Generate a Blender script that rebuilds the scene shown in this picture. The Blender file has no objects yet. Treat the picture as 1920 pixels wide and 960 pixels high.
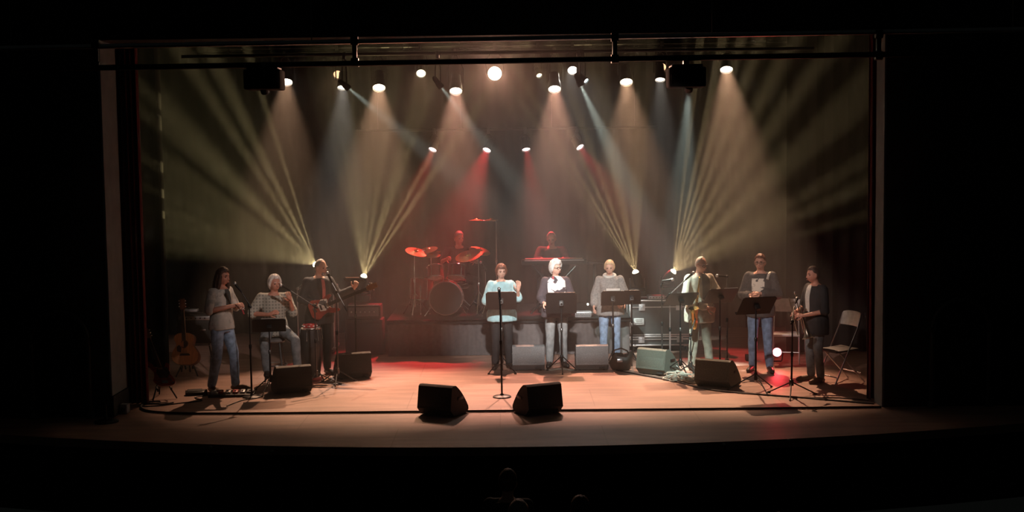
import bpy, bmesh, math, random
from math import sin, cos, pi, radians
from mathutils import Vector, Matrix, noise, Euler
V = Vector
random.seed(7)
scene = bpy.context.scene
col = scene.collection

# ------------------------------------------------------------------ camera, world, exposure
cam = bpy.data.objects.new('camera', bpy.data.cameras.new('camera'))
col.objects.link(cam)
scene.camera = cam
cam.data.sensor_width = 36
cam.data.lens = 45
cam.data.clip_end = 200
_p, _r = radians(4.3), radians(0.75)
_f = V((0, cos(_p), -sin(_p)))
_u0 = V((0, sin(_p), cos(_p)))
_rt = cos(_r) * V((1, 0, 0)) - sin(_r) * _u0
_up = sin(_r) * V((1, 0, 0)) + cos(_r) * _u0
_m = Matrix((_rt, _up, -_f)).transposed().to_4x4()
_m.translation = (0.17, -16.4, 3.2)
cam.matrix_world = _m

world = bpy.data.worlds.new('dark_hall')
scene.world = world
world.use_nodes = True
world.node_tree.nodes['Background'].inputs[0].default_value = (0.5, 0.55, 0.5, 1)
world.node_tree.nodes['Background'].inputs[1].default_value = 0.004
vs = scene.view_settings
vs.view_transform = 'Standard'
vs.look = 'None'
vs.exposure = 0.0
vs.gamma = 1.0
vs.use_curve_mapping = False
cy = scene.cycles
cy.max_bounces = 4
cy.diffuse_bounces = 2
cy.glossy_bounces = 2
cy.transmission_bounces = 2
cy.transparent_max_bounces = 8
cy.volume_bounces = 0
cy.sample_clamp_indirect = 2.0
cy.use_denoising = True

# ------------------------------------------------------------------ light settings (each lamp is built further down)
HAZE_DENSITY = 0.025
THIN_DENSITY = 0.010
AMBER = (1.0, 0.56, 0.33)
PINK = (1.0, 0.48, 0.33)
TEAL = (0.84, 1.0, 0.90)
GREY = (1.0, 0.93, 0.83)
RED = (1.0, 0.05, 0.06)
LIME = (1.0, 0.77, 0.35)
GOLD = (1.0, 0.72, 0.34)
WARM = (1.0, 0.93, 0.87)


def spot_lamp(name, parent, loc, d, color, watts, angle, blend=0.9, radius=0.08, gobo=None):
    l = bpy.data.lights.new(name, 'SPOT')
    l.color = color
    l.energy = watts
    l.spot_size = radians(angle)
    l.spot_blend = blend
    l.shadow_soft_size = radius
    o = bpy.data.objects.new(name, l)
    col.objects.link(o)
    o.parent = parent
    o.location = loc
    o.rotation_euler = V(d).to_track_quat('-Z', 'Y').to_euler()
    if gobo:
        l.use_nodes = True
        nt = l.node_tree
        N, L = nt.nodes.new, nt.links.new
        em = nt.nodes['Emission']
        tc = N('ShaderNodeTexCoord')
        sx = N('ShaderNodeSeparateXYZ')
        L(tc.outputs['Normal'], sx.inputs[0])

        def mth(op, a, b=None):
            k = N('ShaderNodeMath')
            k.operation = op
            for i, q in enumerate((a, b)):
                if q is None:
                    continue
                if isinstance(q, (int, float)):
                    k.inputs[i].default_value = q
                else:
                    L(q, k.inputs[i])
            return k.outputs[0]
        u = mth('DIVIDE', sx.outputs[0], sx.outputs[2])
        v = mth('DIVIDE', sx.outputs[1], sx.outputs[2])
        vo = N('ShaderNodeTexVoronoi')      # a row of slim pencil beams, unevenly spaced along one axis of the lens
        vo.voronoi_dimensions = '1D'
        vo.inputs['Scale'].default_value = gobo
        L(v, vo.inputs['W'])
        ray = mth('LESS_THAN', vo.outputs['Distance'], 0.2)
        row = mth('LESS_THAN', mth('ABSOLUTE', u), 0.3)
        L(mth('ADD', mth('MULTIPLY', mth('MULTIPLY', ray, row), 3.5), 0.38), em.inputs['Strength'])
    return o


# front-of-house profile spots up in the auditorium (behind and above the camera's balcony)
for _x, _t, _w, _a in ((1.6, (-3.2, 1.9, 1.15), 2200, 10), (0.1, (0.25, 3.1, 1.05), 7800, 10.5), (0.6, (1.25, 3.2, 1.0), 7800, 10.5), (-.8, (4.0, 2.1, 1.1), 2800, 9.5)):
    spot_lamp('hall_spot_light', None, (_x, -8.0, 6.2), V(_t) - V((_x, -8.0, 6.2)), WARM if _w > 4000 else (1.0, .76, .66), _w, _a + 1, 0.9, 0.1)


# ------------------------------------------------------------------ materials (all procedural)
def mat(name, c, rough=0.6, metal=0.0, var=0.12, scale=18.0, bump=0.0, emit=0.0, stretch=None, c2=None):
    m = bpy.data.materials.new(name)
    m.use_nodes = True
    nt = m.node_tree
    N, L = nt.nodes.new, nt.links.new
    b = nt.nodes['Principled BSDF']
    b.inputs['Roughness'].default_value = rough
    b.inputs['Metallic'].default_value = metal
    tc = N('ShaderNodeTexCoord')
    mp = N('ShaderNodeMapping')
    if stretch:
        mp.inputs['Scale'].default_value = stretch
    L(tc.outputs['Object'], mp.inputs['Vector'])
    nz = N('ShaderNodeTexNoise')
    nz.inputs['Scale'].default_value = scale
    nz.inputs['Detail'].default_value = 4
    L(mp.outputs[0], nz.inputs['Vector'])
    rp = N('ShaderNodeValToRGB')
    lo = [max(0, x * (1 - var)) for x in c]
    hi = list(c2) if c2 else [min(1, x * (1 + var)) for x in c]
    rp.color_ramp.elements[0].position = 0.35
    rp.color_ramp.elements[1].position = 0.65
    rp.color_ramp.elements[0].color = (*lo, 1)
    rp.color_ramp.elements[1].color = (*hi, 1)
    L(nz.outputs['Fac'], rp.inputs['Fac'])
    L(rp.outputs[0], b.inputs['Base Color'])
    if bump:
        bp = N('ShaderNodeBump')
        bp.inputs['Strength'].default_value = bump
        bp.inputs['Distance'].default_value = 0.01
        L(nz.outputs['Fac'], bp.inputs['Height'])
        L(bp.outputs[0], b.inputs['Normal'])
    if emit:
        b.inputs['Emission Color'].default_value = (*c, 1)
        b.inputs['Emission Strength'].default_value = emit
        m.cycles.emission_sampling = 'NONE'
        if name.startswith('glow'):          # glowing clear glass: the lamp behind it shines through
            ad, tr = N('ShaderNodeAddShader'), N('ShaderNodeBsdfTransparent')
            em = N('ShaderNodeEmission')
            em.inputs['Color'].default_value = (*c, 1)
            em.inputs['Strength'].default_value = emit
            L(tr.outputs[0], ad.inputs[0])
            L(em.outputs[0], ad.inputs[1])
            L(ad.outputs[0], nt.nodes['Material Output'].inputs['Surface'])
    return m


def plaid(name, c1, c2, scale):
    m = mat(name, c1, 0.8)
    nt = m.node_tree
    N, L = nt.nodes.new, nt.links.new
    b = nt.nodes['Principled BSDF']
    tc = N('ShaderNodeTexCoord')
    ck = N('ShaderNodeTexWave')
    ck.bands_direction = 'X'
    ck.inputs['Scale'].default_value = scale
    L(tc.outputs['Object'], ck.inputs['Vector'])
    ck2 = N('ShaderNodeTexWave')
    ck2.bands_direction = 'Z'
    ck2.inputs['Scale'].default_value = scale
    L(tc.outputs['Object'], ck2.inputs['Vector'])
    ad = N('ShaderNodeMath')
    ad.operation = 'MULTIPLY'
    L(ck.outputs['Fac'], ad.inputs[0])
    L(ck2.outputs['Fac'], ad.inputs[1])
    mx = N('ShaderNodeMix')
    mx.data_type = 'RGBA'
    mx.inputs[6].default_value = (*c1, 1)
    mx.inputs[7].default_value = (*c2, 1)
    L(ad.outputs[0], mx.inputs[0])
    L(mx.outputs[2], b.inputs['Base Color'])
    return m


def blotch(name, c1, c2, c3, scale):
    """printed fabric: three flat colours in patches"""
    m = mat(name, c1, 0.8)
    nt = m.node_tree
    N, L = nt.nodes.new, nt.links.new
    b = nt.nodes['Principled BSDF']
    tc = N('ShaderNodeTexCoord')
    wn = N('ShaderNodeTexNoise')
    wn.inputs['Scale'].default_value = scale * .7
    L(tc.outputs['Object'], wn.inputs['Vector'])
    wm = N('ShaderNodeVectorMath')
    wm.operation = 'MULTIPLY_ADD'
    wm.inputs[1].default_value = (.18, .18, .18)
    L(wn.outputs['Color'], wm.inputs[0])
    L(tc.outputs['Object'], wm.inputs[2])
    vo = N('ShaderNodeTexVoronoi')
    vo.inputs['Scale'].default_value = scale
    L(wm.outputs[0], vo.inputs['Vector'])
    rp = N('ShaderNodeValToRGB')
    rp.color_ramp.interpolation = 'CONSTANT'
    rp.color_ramp.elements[0].color = (*c1, 1)
    rp.color_ramp.elements[1].position = 0.56
    rp.color_ramp.elements[1].color = (*c2, 1)
    e = rp.color_ramp.elements.new(0.78)
    e.color = (*c3, 1)
    sp = N('ShaderNodeSeparateColor')
    L(vo.outputs['Color'], sp.inputs[0])
    L(sp.outputs[0], rp.inputs['Fac'])
    L(rp.outputs[0], b.inputs['Base Color'])
    return m


MT = {}


def floor_material():
    m = mat('stage_boards', (0.40, 0.25, 0.20), 0.55, 0, 0.16, 2.2, 0.0, stretch=(0.5, 3.0, 1.0))
    nt = m.node_tree
    N, L = nt.nodes.new, nt.links.new
    b = nt.nodes['Principled BSDF']
    base = b.inputs['Base Color'].links[0].from_socket
    tc = N('ShaderNodeTexCoord')
    br = N('ShaderNodeTexBrick')            # large plywood sheets with thin dark joints
    br.inputs['Scale'].default_value = 1.0
    br.inputs['Brick Width'].default_value = 2.44
    br.inputs['Row Height'].default_value = 1.22
    br.inputs['Mortar Size'].default_value = 0.006
    br.inputs['Color1'].default_value = (1, 1, 1, 1)
    br.inputs['Color2'].default_value = (0.93, 0.91, 0.9, 1)
    br.inputs['Mortar'].default_value = (0.74, 0.7, 0.68, 1)
    L(tc.outputs['Object'], br.inputs['Vector'])
    nz = N('ShaderNodeTexNoise')
    nz.inputs['Scale'].default_value = 0.9
    nz.inputs['Detail'].default_value = 6
    L(tc.outputs['Object'], nz.inputs['Vector'])
    rp = N('ShaderNodeValToRGB')
    rp.color_ramp.elements[0].position = 0.3
    rp.color_ramp.elements[0].color = (0.8, 0.78, 0.76, 1)
    rp.color_ramp.elements[1].position = 0.7
    rp.color_ramp.elements[1].color = (1, 1, 1, 1)
    L(nz.outputs['Fac'], rp.inputs['Fac'])
    prev = base
    for src in (br.outputs['Color'], rp.outputs[0]):
        mx = N('ShaderNodeMix')
        mx.data_type = 'RGBA'
        mx.blend_type = 'MULTIPLY'
        mx.inputs[0].default_value = 1
        L(prev, mx.inputs[6])
        L(src, mx.inputs[7])
        prev = mx.outputs[2]
    L(prev, b.inputs['Base Color'])
    return m


MT['floor'] = floor_material()
for n, a in dict(
    black_paint=((.006, .006, .006), .85, 0), wall_dark=((.02, .02, .018), .9, 0), plaster=((.17, .19, .20), .8, 0, .1, 6, .1),
    drape=((.006, .0055, .005), .95, 0), velvet=((.10, .008, .012), .85, 0), skirt=((.10, .09, .09), .9, 0),
    arch=((.05, .055, .05), .5, 0), black_metal=((.01, .01, .01), .42, .3), dark_metal=((.12, .12, .12), .3, .8), chrome=((.7, .7, .7), .18, 1.0, .05),
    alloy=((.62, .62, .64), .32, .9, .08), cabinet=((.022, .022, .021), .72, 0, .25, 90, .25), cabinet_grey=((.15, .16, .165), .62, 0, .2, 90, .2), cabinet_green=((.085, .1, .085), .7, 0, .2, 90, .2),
    grille=((.012, .012, .012), .7, .2, .3, 160, .3), rubber=((.015, .015, .015), .8, 0), case=((.04, .042, .042), .55, 0), silver=((.5, .5, .52), .4, .5),
    white_plastic=((.75, .75, .73), .5, 0), ivory=((.6, .58, .52), .5, 0), paper=((.8, .79, .75), .8, 0, .04), label_grey=((.42, .42, .42), .6, 0),
    skin_a=((.60, .33, .25), .55, 0, .08), skin_b=((.66, .40, .31), .55, 0, .08), skin_c=((.52, .25, .18), .55, 0, .08),
    hair_dark=((.055, .03, .022), .6, 0, .4, 30, .5, 0, (3, 3, .5)), hair_red=((.13, .045, .025), .55, 0, .4, 30, .5, 0, (3, 3, .5)), hair_white=((.70, .68, .66), .6, 0, .25, 30, .6, 0, (3, 3, .5)), hair_blond=((.60, .45, .28), .6, 0, .3, 30, .5, 0, (3, 3, .5)),
    hair_grey=((.34, .32, .30), .6, 0, .3, 30, .5, 0, (3, 3, .5)), eye=((.03, .02, .02), .3, 0), lip=((.42, .14, .12), .5, 0),
    jeans=((.16, .26, .42), .85, 0, .3, 14, .2), jeans_light=((.26, .38, .55), .85, 0, .3, 14, .2), jeans_grey=((.17, .2, .22), .85, 0, .3, 12, .2),
    trouser_black=((.02, .02, .022), .85, 0), trouser_grey=((.20, .21, .215), .85, 0, .2, 14, .2), trouser_sand=((.26, .25, .21), .85, 0, .15, 14, .2),
    shirt_white=((.62, .62, .58), .8, 0), shirt_cyan=((.36, .62, .68), .75, 0), jacket_black=((.025, .025, .027), .85, 0), jacket_dark=((.05, .055, .055), .85, 0), jacket_sand=((.34, .32, .26), .85, 0, .12),
    sweater_grey=((.25, .25, .245), .9, 0, .2, 40, .3), sweater_dark=((.07, .07, .072), .9, 0, .2, 40, .3), cardigan=((.06, .05, .06), .9, 0, .2, 40, .3), print_white=((.72, .70, .62), .8, 0, .3, 22), shirt_red=((.42, .12, .10), .8, 0),
    leather=((.03, .022, .018), .45, 0), leather_brown=((.16, .09, .06), .5, 0), wood_red=((.26, .045, .03), .3, 0, .3, 6, 0, 0, (1, 1, 6)), wood_top=((.62, .30, .14), .4, 0, .15, 8, 0, 0, (9, 1, 1)), wood_side=((.16, .06, .03), .4, 0),
    wood_neck=((.28, .17, .10), .5, 0, .2, 9, 0, 0, (1, 1, 6)), ebony=((.03, .022, .018), .4, 0), drum_red=((.20, .02, .025), .3, 0), drum_head=((.62, .60, .56), .6, 0), drum_black=((.03, .028, .028), .35, 0),
    cymbal=((.72, .50, .20), .28, 1.0, .12, 40), brass=((.80, .56, .20), .2, 1.0, .08), brass_worn=((.55, .50, .42), .28, 1.0, .15), cable=((.012, .01, .01), .6, 0), cable_grey=((.42, .42, .36), .6, 0, .25, 20), red_plastic=((.4, .03, .03), .4, 0),
    seat_fabric=((.05, .02, .025), .9, 0), vinyl=((.12, .12, .12), .5, 0), print_red=((.45, .05, .06), .8, 0),
    glow_warm=((1, .86, .68), .3, 0, 0, 5, 0, 9), glow_hot=((1, .74, .46), .3, 0, 0, 5, 0, 16), glow_amber=((1, .55, .28), .3, 0, .25, 30, 0, 1.0), glow_pale=((1, .90, .62), .3, 0, .1, 30, 0, 1.3), glow_cool=((.85, 1, 1), .3, 0, 0, 5, 0, 6),
    glow_pink=((1, .72, .68), .3, 0, 0, 5, 0, 4), glow_red=((1, .25, .28), .3, 0, 0, 5, 0, 4), glow_lime=((1, .93, .6), .3, 0, 0, 5, 0, 9), glow_small=((.9, .95, .85), .3, 0, 0, 5, 0, 1.2),
).items():
    MT[n] = mat(n, *a)
MT['shirt_plaid'] = plaid('shirt_plaid', (.36, .37, .33), (.12, .13, .12), 7)
MT['shirt_light'] = blotch('shirt_light', (.46, .46, .43), (.36, .36, .34), (.52, .51, .48), 14)
MT['top_print'] = blotch('top_print', (.72, .70, .70), (.42, .06, .07), (.05, .04, .05), 11)
MT['print_white'] = blotch('print_white', (.74, .72, .64), (.55, .53, .47), (.09, .09, .09), 16)

SMOOTH = radians(42)


# ------------------------------------------------------------------ mesh building
class MB:
    def __init__(s):
        s.v, s.f = [], []

    def add(s, vs_, fs):
        b = len(s.v)
        s.v += [V(q) for q in vs_]
        s.f += [tuple(b + i for i in f) for f in fs]
        return s

    def box(s, c, size, rot=None, bev=0.0):
        hx, hy, hz = [q / 2 for q in size]
        if bev <= 0:
            vv = [V((x, y, z)) for x in (-hx, hx) for y in (-hy, hy) for z in (-hz, hz)]
            ff = [(0, 1, 3, 2), (4, 6, 7, 5), (0, 4, 5, 1), (2, 3, 7, 6), (0, 2, 6, 4), (1, 5, 7, 3)]
        else:
            bm = bmesh.new()
            bmesh.ops.create_cube(bm, size=1)
            for q in bm.verts:
                q.co = V((q.co.x * size[0], q.co.y * size[1], q.co.z * size[2]))
            bmesh.ops.bevel(bm, geom=bm.edges[:], offset=bev, segments=2, affect='EDGES', profile=0.5)
            vv = [q.co.copy() for q in bm.verts]
            ff = [tuple(q.index for q in f.verts) for f in bm.faces]
            bm.free()
        R = Euler(rot).to_matrix() if rot is not None and not isinstance(rot, Matrix) else rot
        s.add([(R @ q if R is not None else q) + V(c) for q in vv], ff)
        return s

    def rev(s, prof, o, d, seg=16):
        """surface of revolution: prof = [(t, r)] along direction d from o"""
        d = V(d).normalized()
        a = d.orthogonal().normalized()
        b = d.cross(a)
        vv, ff, rings = [], [], []
        for t, r in prof:
            if r < 1e-5:
                rings.append([len(vv)])
                vv.append(V(o) + d * t)
            else:
                rings.append(list(range(len(vv), len(vv) + seg)))
                for k in range(seg):
                    an = 2 * pi * k / seg
                    vv.append(V(o) + d * t + (a * cos(an) + b * sin(an)) * r)
        for p, q in zip(rings, rings[1:]):
            if len(p) == 1 and len(q) == 1:
                continue
            for k in range(seg):
                k2 = (k + 1) % seg
                if len(p) == 1:
                    ff.append((p[0], q[k2], q[k]))
                elif len(q) == 1:
                    ff.append((p[k], p[k2], q[0]))
                else:
                    ff.append((p[k], p[k2], q[k2], q[k]))
        if len(rings[0]) > 1:
            ff.append(tuple(reversed(rings[0])))
        if len(rings[-1]) > 1:
            ff.append(tuple(rings[-1]))
        return s.add(vv, ff)

    def cyl(s, a, b, r, r2=None, seg=12):
        a, b = V(a), V(b)
        return s.rev([(0, r), ((b - a).length, r if r2 is None else r2)], a, b - a, seg)

    def cap(s, a, b, r, r2=None, seg=12, n=3):
        """tapered capsule"""
        a, b = V(a), V(b)
        r2 = r if r2 is None else r2
        l = (b - a).length
        pr = [(-r * cos(i * pi / 2 / n), r * sin(i * pi / 2 / n)) for i in range(n + 1)]
        pr += [(l + r2 * sin(i * pi / 2 / n), r2 * cos(i * pi / 2 / n)) for i in range(n + 1)]
        pr[0] = (-r, 0)
        pr[-1] = (l + r2, 0)
        return s.rev(pr, a, (b - a) if l > 1e-6 else V((0, 0, 1)), seg)

    def ball(s, c, r, R=None, seg=14, n=8):
        rr = r if isinstance(r, (tuple, list)) else (r, r, r)
        m = MB().rev([(-cos(i * pi / n), sin(i * pi / n) if 0 < i < n else 0) for i in range(n + 1)], (0, 0, 0), (0, 0, 1), seg)
        vv = [V((q.x * rr[0], q.y * rr[1], q.z * rr[2])) for q in m.v]
        return s.add([(R @ q if R is not None else q) + V(c) for q in vv], m.f)

    def tube(s, pts, r, seg=8, closed=False):
        pts = [V(p) for p in pts]
        n = len(pts)
        rs = r if isinstance(r, (list, tuple)) else [r] * n
        t0 = (pts[1] - pts[0]).normalized()
        a = t0.orthogonal().normalized()
        vv, ff = [], []
        for i, p in enumerate(pts):
            if closed:
                t = (pts[(i + 1) % n] - pts[i - 1]).normalized()
            else:
                t = (pts[min(i + 1, n - 1)] - pts[max(i - 1, 0)]).normalized()
            a = (a - t * a.dot(t))
            a = a.normalized() if a.length > 1e-6 else t.orthogonal().normalized()
            b = t.cross(a)
            for k in range(seg):
                an = 2 * pi * k / seg
                vv.append(p + (a * cos(an) + b * sin(an)) * rs[i])
        m = n if closed else n - 1
        for i in range(m):
            i2 = (i + 1) % n
            for k in range(seg):
                k2 = (k + 1) % seg
                ff.append((i * seg + k, i * seg + k2, i2 * seg + k2, i2 * seg + k))
        if not closed:
            ff.append(tuple(reversed(range(seg))))
            ff.append(tuple(range((n - 1) * seg, n * seg)))
        return s.add(vv, ff)

    def prism(s, poly, o, ax, ay, az):
        """extrude a 2-D polygon: point = o + x*ax + y*ay, thickness vector az (centred)"""
        o, ax, ay, az = V(o), V(ax), V(ay), V(az)
        n = len(poly)
        vv = [o + ax * x + ay * y - az / 2 for x, y in poly] + [o + ax * x + ay * y + az / 2 for x, y in poly]
        ff = [tuple(reversed(range(n))), tuple(range(n, 2 * n))]
        ff += [(i, (i + 1) % n, n + (i + 1) % n, n + i) for i in range(n)]
        return s.add(vv, ff)

    def build(s, name, m, parent=None, smooth=True, label=None, stuff=False):
        me = bpy.data.meshes.new(name)
        me.from_pydata([tuple(q) for q in s.v], [], s.f)
        bm = bmesh.new()
        bm.from_mesh(me)
        bmesh.ops.recalc_face_normals(bm, faces=bm.faces[:])
        bm.to_mesh(me)
        bm.free()
        if smooth:
            for p in me.polygons:
                p.use_smooth = True
            me.set_sharp_from_angle(angle=SMOOTH)
        return link(name, me, m, parent, label, stuff)


def link(name, me, m, parent=None, label=None, stuff=False):
    me.materials.clear()
    me.materials.append(MT[m] if isinstance(m, str) else m)
    o = bpy.data.objects.new(name, me)
    col.objects.link(o)
    o.parent = parent
    if label:
        o['label'] = label
    if stuff:
        o['kind'] = 'stuff'
    return o


def tag(o, label, cat, group=None, kind=None):
    o['label'] = label
    if cat:
        o['category'] = cat
    if group:
        o['group'] = group
    if kind:
        o['kind'] = kind
    return o


def thing(name, label, cat, loc=(0, 0, 0), rz=0.0, group=None):
    o = bpy.data.objects.new(name, None)
    o.empty_display_size = 0.1
    col.objects.link(o)
    o.location = loc
    o.rotation_euler = (0, 0, radians(rz))
    return tag(o, label, cat, group)


def dup(root, label, loc=None, rz=None):
    r = root.copy()
    col.objects.link(r)
    r['label'] = label
    if loc is not None:
        r.location = loc
    if rz is not None:
        r.rotation_euler = (0, 0, radians(rz))
    for ch in list(root.children):
        c = ch.copy()
        col.objects.link(c)
        c.parent = r
        for g in ch.children:
            d = g.copy()
            col.objects.link(d)
            d.parent = c
    return r


def structure(name, mb, m, label, smooth=False):
    o = mb.build(name, m, None, smooth)
    return tag(o, label, None, None, 'structure')


# ------------------------------------------------------------------ the stage house and proscenium
def apron_y(x):
    return -2.3 + 0.026 * (x - 0.3) ** 2


xs = [-7.5 + i * 0.25 for i in range(61)]
edge = [(x, apron_y(x)) for x in xs]
fl = MB().prism([(x, y) for x, y in edge] + [(7.5, 7.7), (-7.5, 7.7)], (0, 0, -0.05), (1, 0, 0), (0, 1, 0), (0, 0, 0.1))
stage = structure('floor', fl, 'floor', 'pale wooden stage floor with a curved front edge')
fa = MB()
n = len(edge)
for (x0, y0), (x1, y1) in zip(edge, edge[1:]):
    fa.add([(x0, y0 + .03, -.1), (x1, y1 + .03, -.1), (x1, y1 + .03, -.9), (x0, y0 + .03, -.9)], [(0, 1, 2, 3)])
fascia = structure('wall_front', fa, 'black_paint', 'black curved wall below the front edge of the stage')
for x, z in ((-3.3, -.03), (-2.58, -.06), (2.53, -.03), (3.28, -.015)):
    MB().ball((x, apron_y(x) - .005, z), (.022, .012, .016)).build('bolt', 'ivory', stage)
structure('floor_hall', MB().box((0, -11.5, -.95), (20, 19, .1)), 'black_paint', 'dark floor of the auditorium')
structure('wall_back', MB().box((0, 7.75, 2.9), (15, .1, 6.2)), 'black_paint', 'black rear wall of the stage')
structure('wall_left', MB().box((-8.46, 0, 2.5), (7.0, .6, 7.2)), 'wall_dark', 'dark proscenium wall left of the stage')
structure('wall_right', MB().box((8.38, -.13, 2.5), (7.0, .34, 7.2)), 'wall_dark', 'dark proscenium wall right of the stage')
structure('wall_header', MB().box((0, 0, 5.475), (9.92, .6, 1.45)), 'black_paint', 'black header wall above the stage opening')
structure('trim_1', MB().box((-4.945, 0, 2.51), (.03, .62, 4.48), None, .006), 'plaster', 'pale left reveal of the stage opening')
structure('trim_2', MB().box((4.865, -.13, 2.375), (.03, .36, 4.75), None, .006), 'plaster', 'pale right reveal of the stage opening')
structure('baseboard_left', MB().box((-4.94, 0, .135), (.06, .66, .27), None, .006), 'black_paint', 'black painted base of the left reveal')
structure('ceiling', MB().box((0, 3.8, 6.05), (15, 8, .1)), 'black_paint', 'black ceiling above the stage')
for nm, cx, lab in (('trim_3', -5.57, 'left'), ('trim_4', 5.84, 'right')):
    r = .36
    pts = [(cx - r, -.33, .0), (cx - r, -.33, 1.0)] + [(cx - r * cos(a * pi / 16), -.33, 1.0 + r * sin(a * pi / 16)) for a in range(1, 16)] + [(cx + r, -.33, 1.0), (cx + r, -.33, 0)]
    a = MB().tube(pts, .032, 10)
    for q in (-r, r):
        a.rev([(0, .034), (.012, .05), (.03, .036), (.05, .052), (.062, .034)], (cx + q, -.33, .96), (0, 0, 1), 12)
        a.rev([(0, .06), (.05, .06), (.08, .04)], (cx + q, -.33, 0), (0, 0, 1), 12)
    structure(nm, a, 'arch', 'dark arched doorway surround in the wall %s of the stage' % lab, True)


def drape(x0, x1, y, z0, z1, folds, depth, seed):
    rnd = random.Random(seed)
    n = folds * 8
    ph = [rnd.uniform(0, 6.28) for _ in range(3)]
    m = MB()
    rows = 6
    vv, ff = [], []
    for side in (0, 1):
        for j in range(rows + 1):
            z = z0 + (z1 - z0) * j / rows
            for i in range(n + 1):
                t = i / n
                w = sin(t * folds * 2 * pi + .35 * sin(t * 9 + ph[0]) + .06 * j) * depth * (.75 + .25 * sin(t * 13 + ph[1]))
                vv.append((x0 + (x1 - x0) * t, y + w + side * .012, z))
    w_ = n + 1
    o = (rows + 1) * w_
    for j in range(rows):
        for i in range(n):
            a = j * w_ + i
            ff.append((a, a + 1, a + w_ + 1, a + w_))
            ff.append((o + a, o + a + w_, o + a + w_ + 1, o + a + 1))
    for i in range(n):
        ff.append((i, o + i, o + i + 1, i + 1))
        a = rows * w_ + i
        ff.append((a, a + 1, o + a + 1, o + a))
    for j in range(rows):
        a = j * w_
        ff.append((a, a + w_, o + a + w_, o + a))
        a += n
        ff.append((a, o + a, o + a + w_, a + w_))
    m.add(vv, ff)
    return m


def curtain(label, x0, x1, y, folds, depth, m, seed, z1=5.9):
    o = drape(x0, x1, y, .01, z1, folds, depth, seed).build('stage_curtain', m)
    return tag(o, label, 'curtain')


curtain('black pleated backdrop curtain closing off the rear of the stage', -7.3, 7.3, 7.45, 44, .06, 'drape', 1)
curtain('red velvet house curtain gathered beside the left reveal', -5.05, -4.72, .55, 5, .06, 'velvet', 2)
curtain('red velvet house curtain gathered beside the right reveal', 4.80, 5.06, .19, 5, .06, 'velvet', 3)
curtain('black side curtain masking the left wing behind the acoustic guitar', -7.3, -5.25, 3.6, 8, .06, 'drape', 4)
curtain('black side curtain masking the right wing behind the white chair', 4.62, 7.3, 4.3, 10, .06, 'drape', 5)

# haze: real scattering fog that fills the stage house
hz = bpy.data.materials.new('haze')
hz.use_nodes = True
nt = hz.node_tree
nt.nodes.remove(nt.nodes['Principled BSDF'])
vsn = nt.nodes.new('ShaderNodeVolumeScatter')
vsn.inputs['Density'].default_value = HAZE_DENSITY
vsn.inputs['Anisotropy'].default_value = 0.25
vsn.inputs['Color'].default_value = (.96, .95, .93, 1)
nt.links.new(vsn.outputs[0], nt.nodes['Material Output'].inputs['Volume'])
MT['haze'] = hz
thin = hz.copy()
thin.name = 'thin_haze'
for nd in thin.node_tree.nodes:
    if nd.type == 'VOLUME_SCATTER':
        nd.inputs['Density'].default_value = THIN_DENSITY
MT['thin_haze'] = thin
zd = lambda y: 2.9 - (y + 2.6) * 2.894 / 6.2        # the haze is thinner below this slope, over the front of the stage
for pr, hw, mm, lab in (
    ([(.33, zd(.33)), (3.6, .006), (7.31, .006), (7.31, 5.935), (.33, 5.935)], 6.8, 'haze', 'theatrical haze hanging under the lamps over the rear of the stage'),
    ([(-2.6, 2.9), (.329, zd(.329)), (.329, 4.72), (-.31, 4.72), (-2.6, 4.2)], 4.82, 'haze', 'theatrical haze drifting out under the header of the stage opening'),
    ([(.33, .005), (3.595, .005), (.33, zd(.33) - .003)], 6.8, 'thin_haze', 'thinner haze low over the front half of the stage'),
    ([(-2.6, .005), (.329, .005), (.329, zd(.329) - .003), (-2.6, 2.897)], 4.82, 'thin_haze', 'thinner haze low over the stage apron'),
):
    h = MB().prism(pr, (0, 0, 0), (0, 1, 0), (0, 0, 1), (2 * hw, 0, 0)).build('haze', mm, None, False)
    tag(h, lab, None, None, 'stuff')


# ------------------------------------------------------------------ riser
t = thing('drum_riser', 'low black platform with a grey skirt under the drum kit and keyboard', 'platform', (0.1, 5.5, 0))
MB().box((0, 0, .565), (4.0, 2.2, .07), None, .004).build('deck', 'black_paint', t)
MB().box((0, -1.085, .582), (4.0, .03, .035), None, .004).build('edge_strip', 'alloy', t, label='worn metal edge strip')
sk = drape(-1.98, 1.98, -1.05, .006, .528, 26, .012, 11)
sk.build('skirt', 'skirt', t)
for x in (-1.85, 0, 1.85):
    for y in (-.9, .9):
        MB().cyl((x, y, 0), (x, y, .53), .025).build('leg', 'alloy', t)

# ------------------------------------------------------------------ lighting bars
TR_Y = -2.2
tr = thing('lighting_truss', 'long black double pipe lighting bar hung across the front of the stage', 'truss', (0.2, TR_Y, 4.28))
MB().tube([(-6.6, 0, -.02), (6.6, 0, .03)], .032, 10).build('bottom_pipe', 'black_metal', tr)
MB().tube([(-6.6, 0, .21), (6.6, 0, .28)], .028, 10).build('top_pipe', 'alloy', tr)
for x in (-4.57, -1.73, 1.13, 4.03):
    m = MB().box((x, 0, .13), (.05, .05, .26), None, .006)
    for z in (.01, .245):
        m.rev([(-.04, .05), (.04, .05)], (x, 0, z), (1, 0, 0), 12)
    m.build('dropper', 'black_metal', tr)
for x in (-5.5, -2.2, 2.2, 5.5):
    MB().tube([(x, 0, .24), (x, 0, 2.6)], .006, 6).build('wire', 'dark_metal', tr)


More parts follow.
